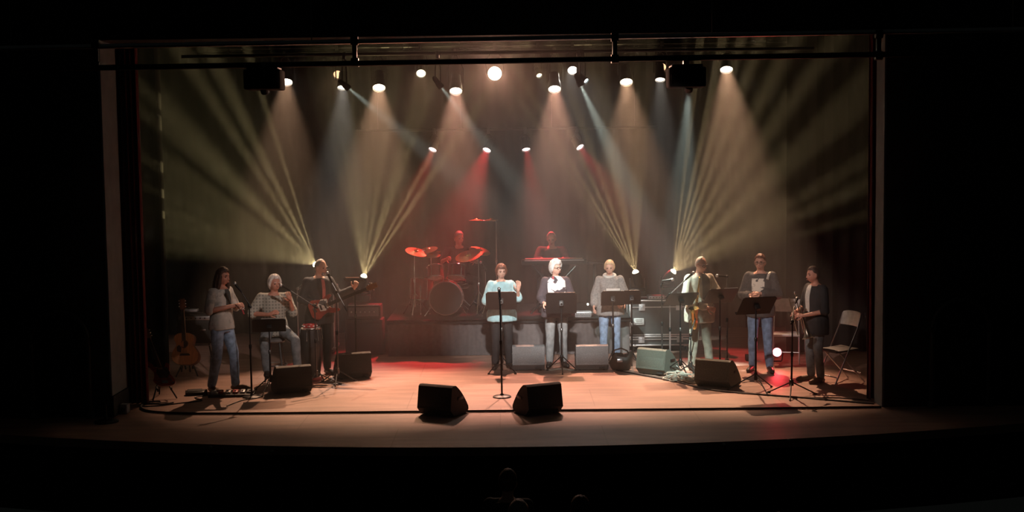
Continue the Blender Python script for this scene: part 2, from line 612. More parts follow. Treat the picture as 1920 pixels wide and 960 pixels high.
def batten(label, x0, x1, y, z, ztop=6.0):
    t = thing('lighting_bar', label, 'pipe', ((x0 + x1) / 2, y, z))
    w = (x1 - x0) / 2
    MB().tube([(-w, 0, 0), (w, 0, 0)], .025, 10).build('pipe', 'black_metal', t)
    for x in (-w * .85, -w * .3, w * .3, w * .85):
        MB().tube([(x, 0, .02), (x, 0, ztop - z)], .005, 6).build('wire', 'dark_metal', t)
    return t


BAT = {'low': (2.4, 4.76), 'mid': (4.6, 4.98), 'rear': (5.3, 5.12), 'red': (6.6, 3.75)}
batten('dark pipe carrying the narrow cool spotlights just behind the header', -4.6, 4.6, *BAT['low'])
batten('dark pipe carrying the row of amber spotlights over the middle of the stage', -4.9, 4.9, *BAT['mid'])
batten('dark pipe carrying the lamps that face the audience', -4.9, 4.9, *BAT['rear'])
batten('low dark pipe carrying the four red lamps at the back', -2.6, 2.8, *BAT['red'])


def spotlight(label, pos, target, bar, r, length, glow, lamp=None, group=None, name='spotlight', body='black_metal'):
    """a lantern on a bar: pos is the middle of its lens; lamp = (color, watts, angle[, blend])"""
    by, bz = BAT[bar]
    P = V(pos)
    d = (V(target) - P).normalized()
    base = V((P.x - d.x * length * .5, by, bz - .03))
    t = thing(name, label, 'stage light', base, 0, group)
    L = P - base
    B = L - d * length
    M_ = MB().rev([(-.03, r * .35), (0, r * .8), (length * .45, r * .86), (length * .55, r * 1.02), (length, r * 1.12), (length, r * 1.02), (length * .1, r * .8), (length * .1, 0)], B, d, 20)
    M_.build('housing', body, t)
    M_ = MB().rev([(0, r * .97), (.012, r * .8), (.02, 0)], L - d * .03, d, 20)
    M_.build('lens', glow, t)
    mid = B + d * length * .5
    lat = d.cross(V((0, 0, 1)))
    lat = lat.normalized() if lat.length > .05 else V((1, 0, 0))
    w = r * 1.12 + .018
    top = V((0, 0, -.05))
    if mid.z > -.08:
        top = V((mid.x, mid.y, 0))
    MB().tube([mid + lat * w, mid + lat * w + (top - mid) * .55, top + lat * .04, top - lat * .04, mid - lat * w + (top - mid) * .55, mid - lat * w], .011, 6).build('yoke', 'black_metal', t)
    MB().box((0, 0, .005), (.05, .075, .11), None, .008).build('clamp', 'dark_metal', t)
    if lamp:
        c, wt, an = lamp[:3]
        # the lamp sits inside the open housing, so its beam leaves at the width of the lens
        back = min(length * .8, r * .85 / math.tan(radians(an / 2)))
        spot_lamp('lamp', t, L - d * back, d, c, wt, an, lamp[3] if len(lamp) > 3 else 1.0, r * .25)
    return t


A_W = 2050
G1 = 'amber spotlights on the middle bar'
for lab, p, tg, cc, w, a in (
    ('amber spotlight beside the left hanging black fixture', (-3.47, 4.6, 4.50), (-3.15, 1.5, 0), AMBER, .42, 38),
    ('amber spotlight hanging just right of the cool spotlight with the slanting beam', (-1.96, 4.6, 4.39), (-1.8, 1.5, 0), AMBER, .75, 40),
    ('amber spotlight hanging left of the brightest round lamp, beside a small cool spotlight', (-.71, 4.6, 4.32), (-.65, 1.5, 0), PINK, .95, 38),
    ('amber spotlight hanging right of the brightest round lamp', (.90, 4.6, 4.33), (.88, 1.5, 0), PINK, .95, 38),
    ('amber spotlight hanging alone between the white round lamp and the right black fixture', (2.07, 4.6, 4.43), (2.05, 1.5, 0), AMBER, .75, 38),
    ('amber spotlight hanging right of the right black fixture, the highest of its row', (3.70, 4.6, 4.61), (3.5, 1.6, 0), AMBER, .9, 38),
):
    spotlight(lab, p, tg, 'mid', .10, .32, 'glow_warm', (cc, A_W * w, a, .75), G1)
spotlight('cool spotlight with a faint grey beam under the dim amber lamp on the left', (-2.55, 4.6, 4.40), (-2.5, 2.6, 0), 'mid', .085, .28, 'glow_warm', (GREY, 700, 34))
spotlight('cool spotlight with a faint grey beam left of the right black fixture', (2.62, 4.6, 4.46), (2.45, 2.6, 0), 'mid', .08, .28, 'glow_warm', (GREY, 420, 32))
spotlight('small cool spotlight sending a slanting teal beam right from the left side', (-2.18, 2.4, 4.27), (.9, 4.4, 1.6), 'low', .045, .17, 'glow_cool', (TEAL, 3400, 12))
spotlight('small cool spotlight sending a slanting teal beam right beside the third amber spotlight', (-.83, 2.4, 4.27), (1.3, 4.0, 1.4), 'low', .045, .17, 'glow_cool', (TEAL, 3400, 12))
spotlight('small cool spotlight whose steep teal beam falls on the saxophonist', (1.21, 2.4, 4.26), (2.78, 2.85, .9), 'low', .045, .17, 'glow_cool', (TEAL, 5200, 15))
spotlight('small cool spotlight beside the steep teal one, its lens turned to the right', (1.29, 2.4, 4.33), (2.3, 1.4, 3.3), 'low', .04, .2, 'glow_cool')
spotlight('small cool spotlight left of the white round lamp', (.67, 5.3, 4.60), (1.3, 3.0, 2.6), 'rear', .05, .24, 'glow_pale', (GREY, 60, 30))
R_W = 1000
for lab, p, tg, r, g, lp in (
    ('dim amber round lamp facing the audience above the left cool spotlight', (-2.72, 5.3, 4.66), (-2.4, -2.5, 1.0), .075, 'glow_amber', (AMBER, 40, 50)),
    ('pale yellow round lamp facing the audience left of the brightest lamp', (-1.32, 5.3, 4.66), (-1.1, -1.5, .6), .08, 'glow_pale', (AMBER, 80, 60)),
    ('brightest large round warm lamp facing the audience at the centre', (-.08, 5.3, 4.65), (.1, -14, 3.2), .115, 'glow_hot', (PINK, 800, 44)),
    ('white round lamp facing the audience right of the brightest lamp', (1.23, 5.3, 4.68), (1.2, -1.0, .4), .08, 'glow_warm', (WARM, 100, 62)),
    ('dim amber round lamp facing the audience beside the right black fixture', (2.73, 5.3, 4.71), (2.5, -2.5, 1.0), .075, 'glow_amber', (AMBER, 40, 50)),
):
    spotlight(lab, p, tg, 'rear', r, .26, g, lp, None, 'round_lamp')
for lab, p, tg in (
    ('red lamp above the drummer, leftmost of the four red lamps', (-1.23, 6.6, 3.39), (-2.3, 4.7, .6)),
    ('red lamp above the high cymbal, second of the four red lamps', (-.26, 6.6, 3.37), (-.95, 5.2, 1.55)),
    ('red lamp left of the keyboard player, third of the four red lamps', (.45, 6.6, 3.37), (.72, 5.6, 1.6)),
    ('red lamp right of the keyboard player, rightmost of the four red lamps', (1.42, 6.6, 3.40), (3.5, 4.1, .2)),
):
    spotlight(lab, p, tg, 'red', .075, .24, 'glow_pink', (RED, 1600, 36) if 'high cymbal' in lab else (RED, 1000, 26), 'red lamps on the low rear bar', 'red_lamp')


def profile_projector(label, c, lens_at, target, lamp):
    """big black automated scanner hung under the front truss"""
    t = thing('hanging_projector', label, 'stage light', (c[0], TR_Y, 4.24))
    o = V(c) - V((c[0], TR_Y, 4.24))
    MB().box(o, (.40, .34, .22), None, .02).build('housing', 'black_paint', t)
    MB().box(o + V((0, 0, .125)), (.34, .28, .03), None, .01).build('vent_cover', 'black_metal', t)
    for sx in (-.17, .17):
        MB().box(o + V((sx, -.172, 0)), (.03, .012, .16), None, .004).build('side_handle', 'black_metal', t)
    MB().box((0, 0, -.005), (.06, .1, .12), None, .01).build('clamp', 'dark_metal', t)
    L = V(lens_at) - V((c[0], TR_Y, 4.24))
    d = (V(target) - V(lens_at)).normalized()
    MB().rev([(-.05, .05), (.02, .045), (.02, .04), (.005, .036)], L, d, 16).build('lens_tube', 'black_metal', t)
    if lamp:
        MB().rev([(0, .036), (.012, 0)], L + d * .006, d, 14).build('lens', 'glow_cool', t)
        spot_lamp('lamp', t, L + d * .1, d, *lamp)
    return t


profile_projector('large black box fixture hanging from the left half of the front truss', (-2.53, -2.2, 4.11), (-2.53, -2.2, 3.99), (-2.4, 1, 0), None)
profile_projector('large black box fixture hanging from the right half of the front truss', (2.11, -2.2, 4.075), (2.15, -2.14, 3.955), (2.55, 2.5, .2), (TEAL, 3000, 15, .8, .04))


def moving_head(label, head, target, color, watts, angle, gobo):
    """beam light standing on its base; head = middle of the lens"""
    H = V(head)
    d = (V(target) - H).normalized()
    hc = H - d * .13
    z0 = hc.z - .28
    t = thing('moving_light', label, 'stage light', (hc.x, hc.y, z0))
    MB().box((0, 0, .05), (.26, .24, .10), None, .015).build('base', 'black_metal', t)
    y = MB().box((0, 0, .115), (.26, .10, .03), None, .008)
    for sx in (-.125, .125):
        y.box((sx, 0, .20), (.025, .09, .19), None, .008)
    y.build('yoke', 'black_metal', t)
    o = V((0, 0, .28))
    hd = MB().rev([(-.10, .05), (-.085, .075), (.03, .085), (.11, .07), (.125, .062), (.125, .05), (.11, .048)], o, d, 18)
    hd.build('head', 'black_metal', t)
    MB().rev([(.105, .055), (.14, .05), (.165, .03), (.172, 0)], o, d, 16).build('lens', 'glow_lime', t)
    lm = spot_lamp('lamp', t, o + d * .116, d, color, watts, angle, .3, .006, gobo)
    fy = d.cross(V((0, 1, 0))).normalized()          # its row of beams fans out across the stage
    lm.rotation_euler = Matrix((fy.cross(-d), fy, -d)).transposed().to_euler()
    return t


moving_head('moving light behind the bass player, fanning yellow beams left', (-3.11, 4.9, 1.50), (-4.75, 4.3, 3.05), LIME, 380, 78, 9)
moving_head('moving light on the bass cabinet, fanning yellow beams up', (-2.31, 4.9, 1.29), (-1.75, 4.5, 3.3), LIME, 380, 58, 11)
moving_head('moving light on the left end of the flight case, fanning golden beams', (2.23, 4.9, 1.30), (1.65, 4.5, 3.3), GOLD, 350, 46, 12)
moving_head('moving light on the right end of the flight case, fanning golden beams right', (2.86, 4.9, 1.30), (4.35, 4.2, 3.25), GOLD, 420, 74, 9)


def rock_case(label, lo, hi, rz=0, plate=False, name='flight_case', casters=False):
    cx, cy_ = (lo[0] + hi[0]) / 2, (lo[1] + hi[1]) / 2
    w, d, h = hi[0] - lo[0], hi[1] - lo[1], hi[2] - lo[2]
    t = thing(name, label, 'case', (cx, cy_, lo[2]), rz)
    z0 = 0
    if casters:
        z0 = .1
        for sx in (-1, 1):
            for sy in (-1, 1):
                MB().rev([(-.015, .045), (.015, .045)], (sx * (w / 2 - .1), sy * (d / 2 - .1), .045), (1, 0, 0), 12).build('caster', 'rubber', t)
                MB().box((sx * (w / 2 - .1), sy * (d / 2 - .1), .09), (.07, .07, .02)).build('caster_plate', 'alloy', t)
    MB().box((0, 0, (z0 + h) / 2), (w - .02, d - .02, h - z0 - .02)).build('body', 'case', t)
    e = .022
    for sx in (-1, 1):
        for sy in (-1, 1):
            MB().box((sx * (w - e) / 2, sy * (d - e) / 2, (z0 + h) / 2), (e, e, h - z0 - .05), None, .003).build('edge_rail', 'alloy', t)
    for z in (z0 + e / 2, h - e / 2):
        for s_ in (-1, 1):
            MB().box((0, s_ * (d - e) / 2, z), (w - .05, e, e), None, .003).build('edge_rail', 'alloy', t)
            MB().box((s_ * (w - e) / 2, 0, z), (e, d - .05, e), None, .003).build('edge_rail', 'alloy', t)
    for sx in (-1, 1):
        for sy in (-1, 1):
            for z in (z0 + .02, h - .02):
                MB().ball((sx * (w / 2 - .02), sy * (d / 2 - .02), z), .032, None, 10, 6).build('corner', 'alloy', t)
    MB().box((0, -d / 2 - .002, h * .8), (w - .06, .012, .014)).build('lid_seam', 'alloy', t)
    for x in (-w * .3, w * .3):
        l = MB().box((x, -d / 2 - .006, h * .8), (.10, .012, .11), None, .003)
        l.box((x, -d / 2 - .016, h * .8), (.04, .012, .05), None, .003)
        l.build('latch', 'silver', t)
    if plate:
        lp = MB().box((-w * .35, -d / 2 - .004, h * .40), (.17, .008, .11), None, .003).build('label_plate', 'label_grey', t)
        for k in range(3):
            MB().box((-w * .35, -d / 2 - .009, h * .40 + .028 - k * .028), (.12 - .02 * (k % 2), .003, .008)).build('print_line', 'dark_metal', lp)
    return t


rock_case('black flight case with bright metal edges and a grey label plate, on a lower case', (2.1, 4.62, .27), (3.12, 5.18, .86), 0, True)
rock_case('low black wheeled flight case under the case with the grey label plate', (2.08, 4.6, 0), (3.14, 5.2, .262), 0, False, 'flight_case', True)
rock_case('tall black flight case in the dark behind the bass player', (-3.4, 4.65, 0), (-2.78, 5.15, 1.14), 0, False, 'flight_case', True)

t = thing('effects_unit', 'small flat silver fronted rack unit lying on the flight case', 'electronics', (2.55, 4.75, .862))
MB().box((0, 0, .035), (.28, .2, .06), None, .006).build('housing', 'cabinet_grey', t)
MB().box((0, -.102, .035), (.26, .008, .045), None, .002).build('front_panel', 'silver', t)
for k in range(5):
    MB().rev([(0, .009), (.014, .008)], (-.10 + k * .05, -.105, .035), (0, -1, 0), 10).build('knob', 'black_metal', t)

t = thing('bass_amplifier', 'black bass amplifier head on a speaker cabinet under the yellow moving light', 'amplifier', (-2.3, 4.85, 0))
MB().box((0, 0, .3), (.62, .42, .58), None, .015).build('cabinet', 'cabinet', t)
MB().box((0, -.213, .29), (.55, .012, .5), None, .004).build('grille', 'grille', t)
MB().box((0, 0, .715), (.56, .36, .22), None, .012).build('amp_head', 'cabinet', t)
pnl = MB().box((0, -.184, .72), (.5, .01, .15), None, .003).build('control_panel', 'cabinet_grey', t)
for k in range(6):
    MB().rev([(0, .014), (.018, .012)], (-.2 + k * .075, -.19, .72), (0, -1, 0), 10).build('knob', 'alloy', pnl)
MB().box((0, -.186, .832), (.5, .012, .014)).build('trim_strip', 'alloy', t)

# ------------------------------------------------------------------ stage monitors


def wedge(label, x, y, rz, m='cabinet', w=.49):
    t = thing('floor_monitor', label, 'monitor speaker', (x, y, 0), rz)
    top = [(.035 + .0, .39)]
    prof = [(.09, .012), (.0, .10), (.045, .375), (.075, .395), (.14, .39)]
    for k in range(1, 9):
        a = k / 8
        prof.append((.14 + .30 * a, .39 - .30 * (.55 * a + .45 * a * a)))
    prof += [(.445, .05), (.40, .012)]
    prof = [(p - .2, q) for p, q in prof]
    MB().prism(prof, (0, 0, 0), (0, 1, 0), (0, 0, 1), (w, 0, 0)).build('cabinet', m, t)
    g = []
    for k in range(1, 9):
        a = k / 8
        g.append((.145 + .285 * a - .2, .395 - .29 * (.55 * a + .45 * a * a)))
    gp = g + [(p - .004, q - .012) for p, q in reversed(g)]
    MB().prism(gp, (0, 0, 0), (0, 1, 0), (0, 0, 1), (w - .05, 0, 0)).build('grille', 'grille', t)
    MB().box((0, -.205 + .03, .235), (w - .06, .006, .22), (radians(-9.5), 0, 0), .002).build('back_panel', m, t)
    for s_ in (-1, 1):
        MB().box((s_ * (w / 2 + .003), .04, .22), (.01, .13, .04), None, .004).build('side_handle', 'black_metal', t)
        for yy in (-.06, .17):
            MB().rev([(0, .02), (.014, .018)], (s_ * (w / 2 - .06), yy, 0), (0, 0, 1), 10).build('rubber_foot', 'rubber', t)
    MB().box((w * .3, -.166, .05), (.09, .012, .03), (radians(-45), 0, 0)).build('socket_plate', 'dark_metal', t)
    return t


wedge('black wedge monitor at the stage edge left of the round-based microphone stand', -.74, -.40, -28)
wedge('black wedge monitor at the stage edge right of the round-based microphone stand', .48, -.40, 27)
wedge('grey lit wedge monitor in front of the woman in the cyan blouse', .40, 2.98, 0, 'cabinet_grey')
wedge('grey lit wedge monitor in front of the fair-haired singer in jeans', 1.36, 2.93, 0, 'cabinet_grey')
wedge('black wedge monitor behind the tripod of the left music stand', -2.93, 1.30, 22)
wedge('black wedge monitor on the floor in front of the bass player', -2.22, 2.45, 20)
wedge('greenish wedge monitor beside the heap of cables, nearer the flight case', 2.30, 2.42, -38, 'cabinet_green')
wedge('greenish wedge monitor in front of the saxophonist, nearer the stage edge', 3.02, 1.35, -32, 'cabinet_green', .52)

# ------------------------------------------------------------------ stands


def mic(label, tip, tail, name='microphone'):
    """handheld style microphone: tip = middle of the ball end"""
    a, b = V(tip), V(tail)
    d = (b - a).normalized()
    t = thing(name, label, 'microphone', b)
    a = a - b
    MB().ball(a, (.024, .024, .026), d.to_track_quat('Z', 'Y').to_matrix(), 12, 8).build('head', 'alloy', t)
    MB().rev([(.018, .020), (.03, .021), (.036, .018), (.15, .012), (.155, .008)], a, d, 12).build('handle', 'black_metal', t)
    return t


def mic_stand(label, foot, pole_top, boom=None, base='tripod', rz=20, clip=None, m='black_metal', leg=.30, bz=0.0):
    fx, fy = foot
    t = thing('microphone_stand', label, 'microphone stand', (fx, fy, bz))
    if base == 'round':
        MB().rev([(0, .125), (.012, .125), (.022, .11), (.03, .03), (.05, .02), (.06, 0)], (0, 0, 0), (0, 0, 1), 28).build('base', m, t)
        z0 = .03
    else:
        z0 = .17
        MB().rev([(-.03, .02), (-.025, .03), (.05, .03), (.055, .02)], (0, 0, z0), (0, 0, 1), 12).build('hub', m, t)
        for k in range(3):
            a = radians(rz + 120 * k)
            e = V((cos(a) * leg, sin(a) * leg, .012))
            lg = MB().tube([(cos(a) * .025, sin(a) * .025, z0 + .01), e], .009, 8).build('leg', m, t)
            MB().cap(e - V((cos(a), sin(a), 0)) * .02, e + V((cos(a), sin(a), -.05)) * .01, .012).build('rubber_foot', 'rubber', lg)
    pt = V(pole_top) - V((fx, fy, bz))
    mid = V((pt.x * .55, pt.y * .55, pt.z * .55))
    MB().cyl((0, 0, z0), mid, .013).build('lower_pole', m, t)
    MB().cyl(mid, pt, .009).build('upper_pole', m, t)
    MB().rev([(-.02, .018), (.03, .02), (.04, .014)], mid, pt - mid, 12).build('height_clutch', 'black_metal', t)
    if boom:
        a, b = V(boom[0]) - V((fx, fy, bz)), V(boom[1]) - V((fx, fy, bz))
        MB().tube([a, b], .008, 8).build('boom', m, t)
        MB().ball(pt, .024, None, 10, 6).build('boom_joint', 'black_metal', t)
        MB().cyl(a, a + (b - a).normalized() * .09, .014).build('counterweight', 'black_metal', t)
    if clip:
        c = V(clip) - V((fx, fy, bz))
        MB().ball(c, .02, None, 10, 6).build('clip', 'black_metal', t)
    return t


def music_stand(label, foot, z, yaw, tilt=55, w=.48, dh=.30, papers=0, base='tripod', rz=30, legs=.28, solid=True):
    """z = height of the desk's middle; yaw turns the desk; the reader stands upstage"""
    t = thing('music_stand', label, 'music stand', (foot[0], foot[1], 0), yaw)
    hub = .20 if base == 'tripod' else .03
    if base == 'tripod':
        MB().rev([(-.05, .016), (-.04, .024), (.05, .024), (.06, .016)], (0, 0, hub), (0, 0, 1), 12).build('hub', 'black_metal', t)
        for k in range(3):
            a = radians(rz + 120 * k)
            e = V((cos(a) * legs, sin(a) * legs, .012))
            lg = MB().tube([(cos(a) * .02, sin(a) * .02, hub + .03), e], .0085, 8).build('leg', 'black_metal', t)
            MB().cap(e - V((cos(a), sin(a), 0)) * .02, e, .012).build('rubber_foot', 'rubber', lg)
            MB().tube([(cos(a) * .02, sin(a) * .02, hub - .06), V((cos(a), sin(a), 0)) * legs * .5 + V((0, 0, .11))], .005, 6).build('strut', 'black_metal', t)
    else:
        MB().rev([(0, .13), (.012, .13), (.02, .11), (.03, .02), (.04, 0)], (0, 0, 0), (0, 0, 1), 24).build('base', 'black_metal', t)
    MB().cyl((0, 0, hub), (0, 0, z * .6), .014).build('lower_pole', 'black_metal', t)
    MB().cyl((0, 0, z * .6), (0, 0, z - .02), .010).build('upper_pole', 'black_metal', t)
    MB().rev([(-.02, .02), (.025, .022), (.035, .014)], (0, 0, z * .6), (0, 0, 1), 12).build('height_clutch', 'dark_metal', t)
    ti = radians(tilt)           # desk angle from horizontal; the top edge leans towards the audience
    up = V((0, -cos(ti), sin(ti)))
    nr = V((0, sin(ti), cos(ti)))
    c = V((0, -.03, z))
    X = V((1, 0, 0))
    r = .03
    poly = [(-w / 2, -dh / 2), (w / 2, -dh / 2), (w / 2, dh / 2 - r), (w / 2 - r, dh / 2), (-w / 2 + r, dh / 2), (-w / 2, dh / 2 - r)]
    MB().prism(poly, c, X, up, nr * .006).build('desk', 'black_metal', t)
    MB().prism([(-w / 2, 0), (w / 2, 0), (w / 2, .045), (-w / 2, .045)], c - up * (dh / 2), X, nr, up * .005).build('lip', 'black_metal', t)
    MB().box(c - nr * .02, (.07, .05, .09), (ti - pi / 2, 0, 0), .008).build('bracket', 'black_metal', t)
    MB().rev([(0, .016), (.02, .014)], c - nr * .04, -nr, 10).build('knob', 'black_metal', t)
    R = Matrix.Rotation(radians(yaw), 4, 'Z')
    wc = V((foot[0], foot[1], 0))
    for k in range(papers):
        px = (k - (papers - 1) / 2) * .22
        pc = c + nr * (.006 + .003 * k) + X * px - up * .0 + up * (.02 + .012 * k)
        s_ = MB()
        vv = []
        for j in range(5):
            for i in range(4):
                uu, q = i / 3 - .5, j / 4 - .5
                vv.append(pc + X * (.21 * uu) + up * (.29 * q) + nr * (.004 + .006 * abs(uu)))
        for q in list(vv):
            vv.append(q + nr * .0012)
        ff = []
        for j in range(4):
            for i in range(3):
                a = j * 4 + i
                ff += [(a, a + 1, a + 5, a + 4), (20 + a, 24 + a, 25 + a, 21 + a)]
        ring = [0, 1, 2, 3, 7, 11, 15, 19, 18, 17, 16, 12, 8, 4]
        for i in range(14):
            a, b = ring[i], ring[(i + 1) % 14]
            ff.append((a, 20 + a, 20 + b, b))
        s_.add([wc + (R @ q) for q in vv], ff)
        o = s_.build('sheet_music', 'paper')
        tag(o, ('sheet of white music paper on the ' + label.split('music stand')[0] + 'music stand' + label.split('music stand', 1)[1])[:150], 'paper')
        SHEETS.append(o)
    return t


SHEETS = []
MS = {}
MS['left'] = music_stand('black tripod music stand in front of the seated white-haired man', (-3.22, 1.28), .95, 10, 40, .46, .32, 1, 'tripod', 250, .34)
MS['cyan'] = music_stand('black music stand in front of the woman in the cyan blouse', (0.0, 2.68), 1.10, 0, 68, .46, .30, 0, 'tripod', 90, .24)
MS['white'] = music_stand('black music stand in front of the white-haired woman', (.90, 2.72), 1.05, 0, 72, .46, .34, 1, 'tripod', 30, .26)
MS['jean1'] = music_stand('black music stand in front of the fair-haired singer, left of a pair', (1.70, 3.05), 1.075, 0, 64, .36, .26, 1, 'tripod', 90, .15)
MS['jean2'] = music_stand('black music stand beside the flight case, right of a pair', (1.99, 3.05), 1.085, -4, 64, .28, .25, 0, 'tripod', 90, .13)
MS['sax'] = music_stand('black music stand left of the saxophonist with white paper along its top', (2.62, 2.20), 1.14, 14, 36, .46, .36, 1, 'tripod', 270, .32)
MS['tall'] = music_stand('black music stand in front of the saxophone bell beside the greenish monitor', (3.17, 2.02), 1.20, 14, 40, .46, .36, 2, 'tripod', 60, .26)
MS['front'] = music_stand('large black music stand standing nearest the audience on spread tripod legs', (3.48, .92), 1.18, 14, 46, .50, .36, 1, 'tripod', 270, .38)
MS['bass'] = music_stand('thin dark music stand beside the neck of the bass guitar', (-2.24, 3.08), 1.40, -6, 18, .30, .22, 1, 'tripod', 90, .22)
for o, lab in zip(SHEETS, (
    'sheet of white paper on the music stand of the seated white-haired man',
    'sheet of white paper on the music stand of the white-haired woman',
    'sheet of white paper on the music stand of the fair-haired singer',
    'sheet of white paper along the music stand left of the saxophonist',
    'left sheet of white paper on the music stand by the saxophone bell',
    'right sheet of white paper on the music stand by the saxophone bell',
    'sheet of white paper on the music stand nearest the audience',
    'sheet of white paper on the music stand beside the bass guitar neck')):
    o['label'] = lab

mic_stand('black microphone stand on a round base at centre stage', (0.01, .72), (0.0, .72, 1.33), None, 'round', clip=(0, .72, 1.34))
mic('black microphone upright on the round-based stand at centre stage', (-.01, .74, 1.47), (0, .725, 1.34))
mic_stand('black round-based boom stand beside the long-haired man', (-3.42, .95), (-3.42, .95, 1.26), ((-3.39, .94, 1.235), (-3.53, .97, 1.46)), 'round')
mic('microphone on a boom pointing up at the long-haired man', (-3.615, .99, 1.565), (-3.53, .97, 1.46))
mic_stand('tripod boom stand with its legs beside the left wedge monitor', (-2.66, 1.80), (-2.66, 1.80, 1.16), ((-2.62, 1.80, 1.12), (-3.0, 1.68, 1.40)), 'tripod', 250, None, 'dark_metal', .34)
mic('microphone on a boom pointing at the seated white-haired man', (-3.11, 1.66, 1.47), (-3.0, 1.68, 1.40))
mic_stand('boom stand in front of the bass player', (-2.38, 1.98), (-2.37, 1.98, 1.33), ((-2.22, 1.98, 1.05), (-2.44, 2.02, 1.47)), 'tripod', 30, None, 'dark_metal', .28)
mic('microphone on a boom in front of the bass player', (-2.50, 2.04, 1.60), (-2.44, 2.02, 1.47))
mic_stand('boom stand rising behind the paper left of the saxophonist', (2.50, 2.46), (2.50, 2.46, 1.18), ((2.45, 2.47, 1.13), (2.74, 2.42, 1.41)), 'tripod', 80, None, 'alloy', .28)
mic('microphone on a bright boom pointing up at the saxophonist', (2.84, 2.40, 1.50), (2.74, 2.42, 1.41))
mic_stand('low boom stand aimed at the open end of the saxophone', (2.76, 2.12), (2.76, 2.12, .62), ((2.74, 2.12, .55), (2.84, 2.2, .86)), 'tripod', 40, None, 'dark_metal', .26)
mic('microphone on a low boom below the saxophone bell', (2.87, 2.24, .97), (2.84, 2.2, .86))
mic_stand('slim stand right of the saxophonist holding a level microphone', (3.34, 2.42), (3.34, 2.42, 1.43), None, 'tripod', 60, (3.34, 2.42, 1.44), 'dark_metal', .26)
mic('microphone lying level on the slim stand right of the saxophonist', (3.19, 2.40, 1.455), (3.34, 2.42, 1.44))
mic_stand('short boom stand holding a microphone level beside the paper of the sax stand', (2.40, 2.62), (2.40, 2.62, 1.30), ((2.39, 2.62, 1.27), (2.42, 2.58, 1.375)), 'tripod', 50, None, 'dark_metal', .24)
mic('microphone lying level above the paper of the sax stand', (2.55, 2.56, 1.39), (2.42, 2.58, 1.375))
mic_stand('tripod microphone stand in front of the trombone player', (3.88, .52), (3.90, .56, 1.0), ((3.88, .54, .97), (4.02, .98, 1.16)), 'tripod', 255, None, 'black_metal', .36)
mic('microphone on a boom pointing at the trombone player', (4.10, 1.18, 1.24), (4.02, .98, 1.16))


# ------------------------------------------------------------------ drums (all on the riser, z = 0.6)
RZ = .6


def shell(mb, c, d, r, l):
    mb.rev([(-l / 2, r * .99), (-l / 2, r), (l / 2, r), (l / 2, r * .99)], c, d, 28)


def hoop(c, d, r, parent, m='chrome', name='hoop'):
    d = V(d).normalized()
    a = d.orthogonal().normalized()
    b = d.cross(a)
    pts = [V(c) + (a * cos(k * pi / 14) + b * sin(k * pi / 14)) * r for k in range(28)]
    return MB().tube(pts, .009, 6, True).build(name, m, parent)


def drum(t, c, d, r, l, m, lugs=6, skin='drum_head'):
    d = V(d).normalized()
    mb = MB()
    shell(mb, c, d, r, l)
    sh = mb.build('shell', m, t)
    for s_ in (-1, 1):
        MB().rev([(0, r * .985), (s_ * .006, 0)], V(c) + d * (s_ * l / 2), d, 28).build('drum_head', skin, t)
        hoop(V(c) + d * (s_ * (l / 2 + .002)), d, r + .008, t)
    a = d.orthogonal().normalized()
    b = d.cross(a)
    for k in range(lugs):
        an = 2 * pi * k / lugs + .3
        q = V(c) + (a * cos(an) + b * sin(an)) * (r + .008)
        MB().cyl(q - d * l * .42, q + d * l * .42, .006, None, 6).build('lug', 'chrome', sh)


t = thing('bass_drum', 'dark red bass drum with two rack toms mounted on top', 'drum', (-.95, 5.15, RZ))
drum(t, (0, 0, .285), (0, -1, .04), .275, .40, 'drum_red', 8, 'drum_black')
for sx, rr in ((-.17, .13), (.17, .145)):
    drum(t, (sx * 1.05, -.02, .72), (sx * .4, .45, 1), rr, .20, 'drum_red', 6)
    MB().tube([(sx * .25, 0, .54), (sx * .3, 0, .68), (sx * .8, .02, .70)], .012, 8).build('tom_arm', 'chrome', t)
for s_ in (-1, 1):
    MB().tube([(s_ * .24, -.1, .16), (s_ * .36, -.2, .0)], .01, 8).build('spur', 'chrome', t)

t = thing('floor_tom', 'dark red floor tom standing left of the bass drum', 'drum', (-1.38, 5.35, RZ))
drum(t, (0, 0, .42), (.05, .1, 1), .19, .36, 'drum_red', 6)
for k in range(3):
    a = 2 * pi * k / 3 + .5
    MB().tube([(cos(a) * .21, sin(a) * .21, .5), (cos(a) * .21, sin(a) * .21, .03), (cos(a) * .25, sin(a) * .25, .0)], .009, 8).build('leg', 'chrome', t)

t = thing('snare_drum', 'snare drum on a low stand right of the bass drum', 'drum', (-.78, 5.60, RZ))
drum(t, (0, 0, .56), (0, .12, 1), .155, .12, 'drum_black', 8)
MB().cyl((0, 0, .1), (0, 0, .47), .012).build('stand_pole', 'chrome', t)
for k in range(3):
    a = 2 * pi * k / 3 + .2
    MB().tube([(0, 0, .2), (cos(a) * .2, sin(a) * .2, .008)], .009, 8).build('leg', 'chrome', t)
    MB().tube([(0, 0, .43), (cos(a) * .17, sin(a) * .17, .47), (cos(a) * .19, sin(a) * .19, .50)], .008, 8).build('basket_arm', 'chrome', t)


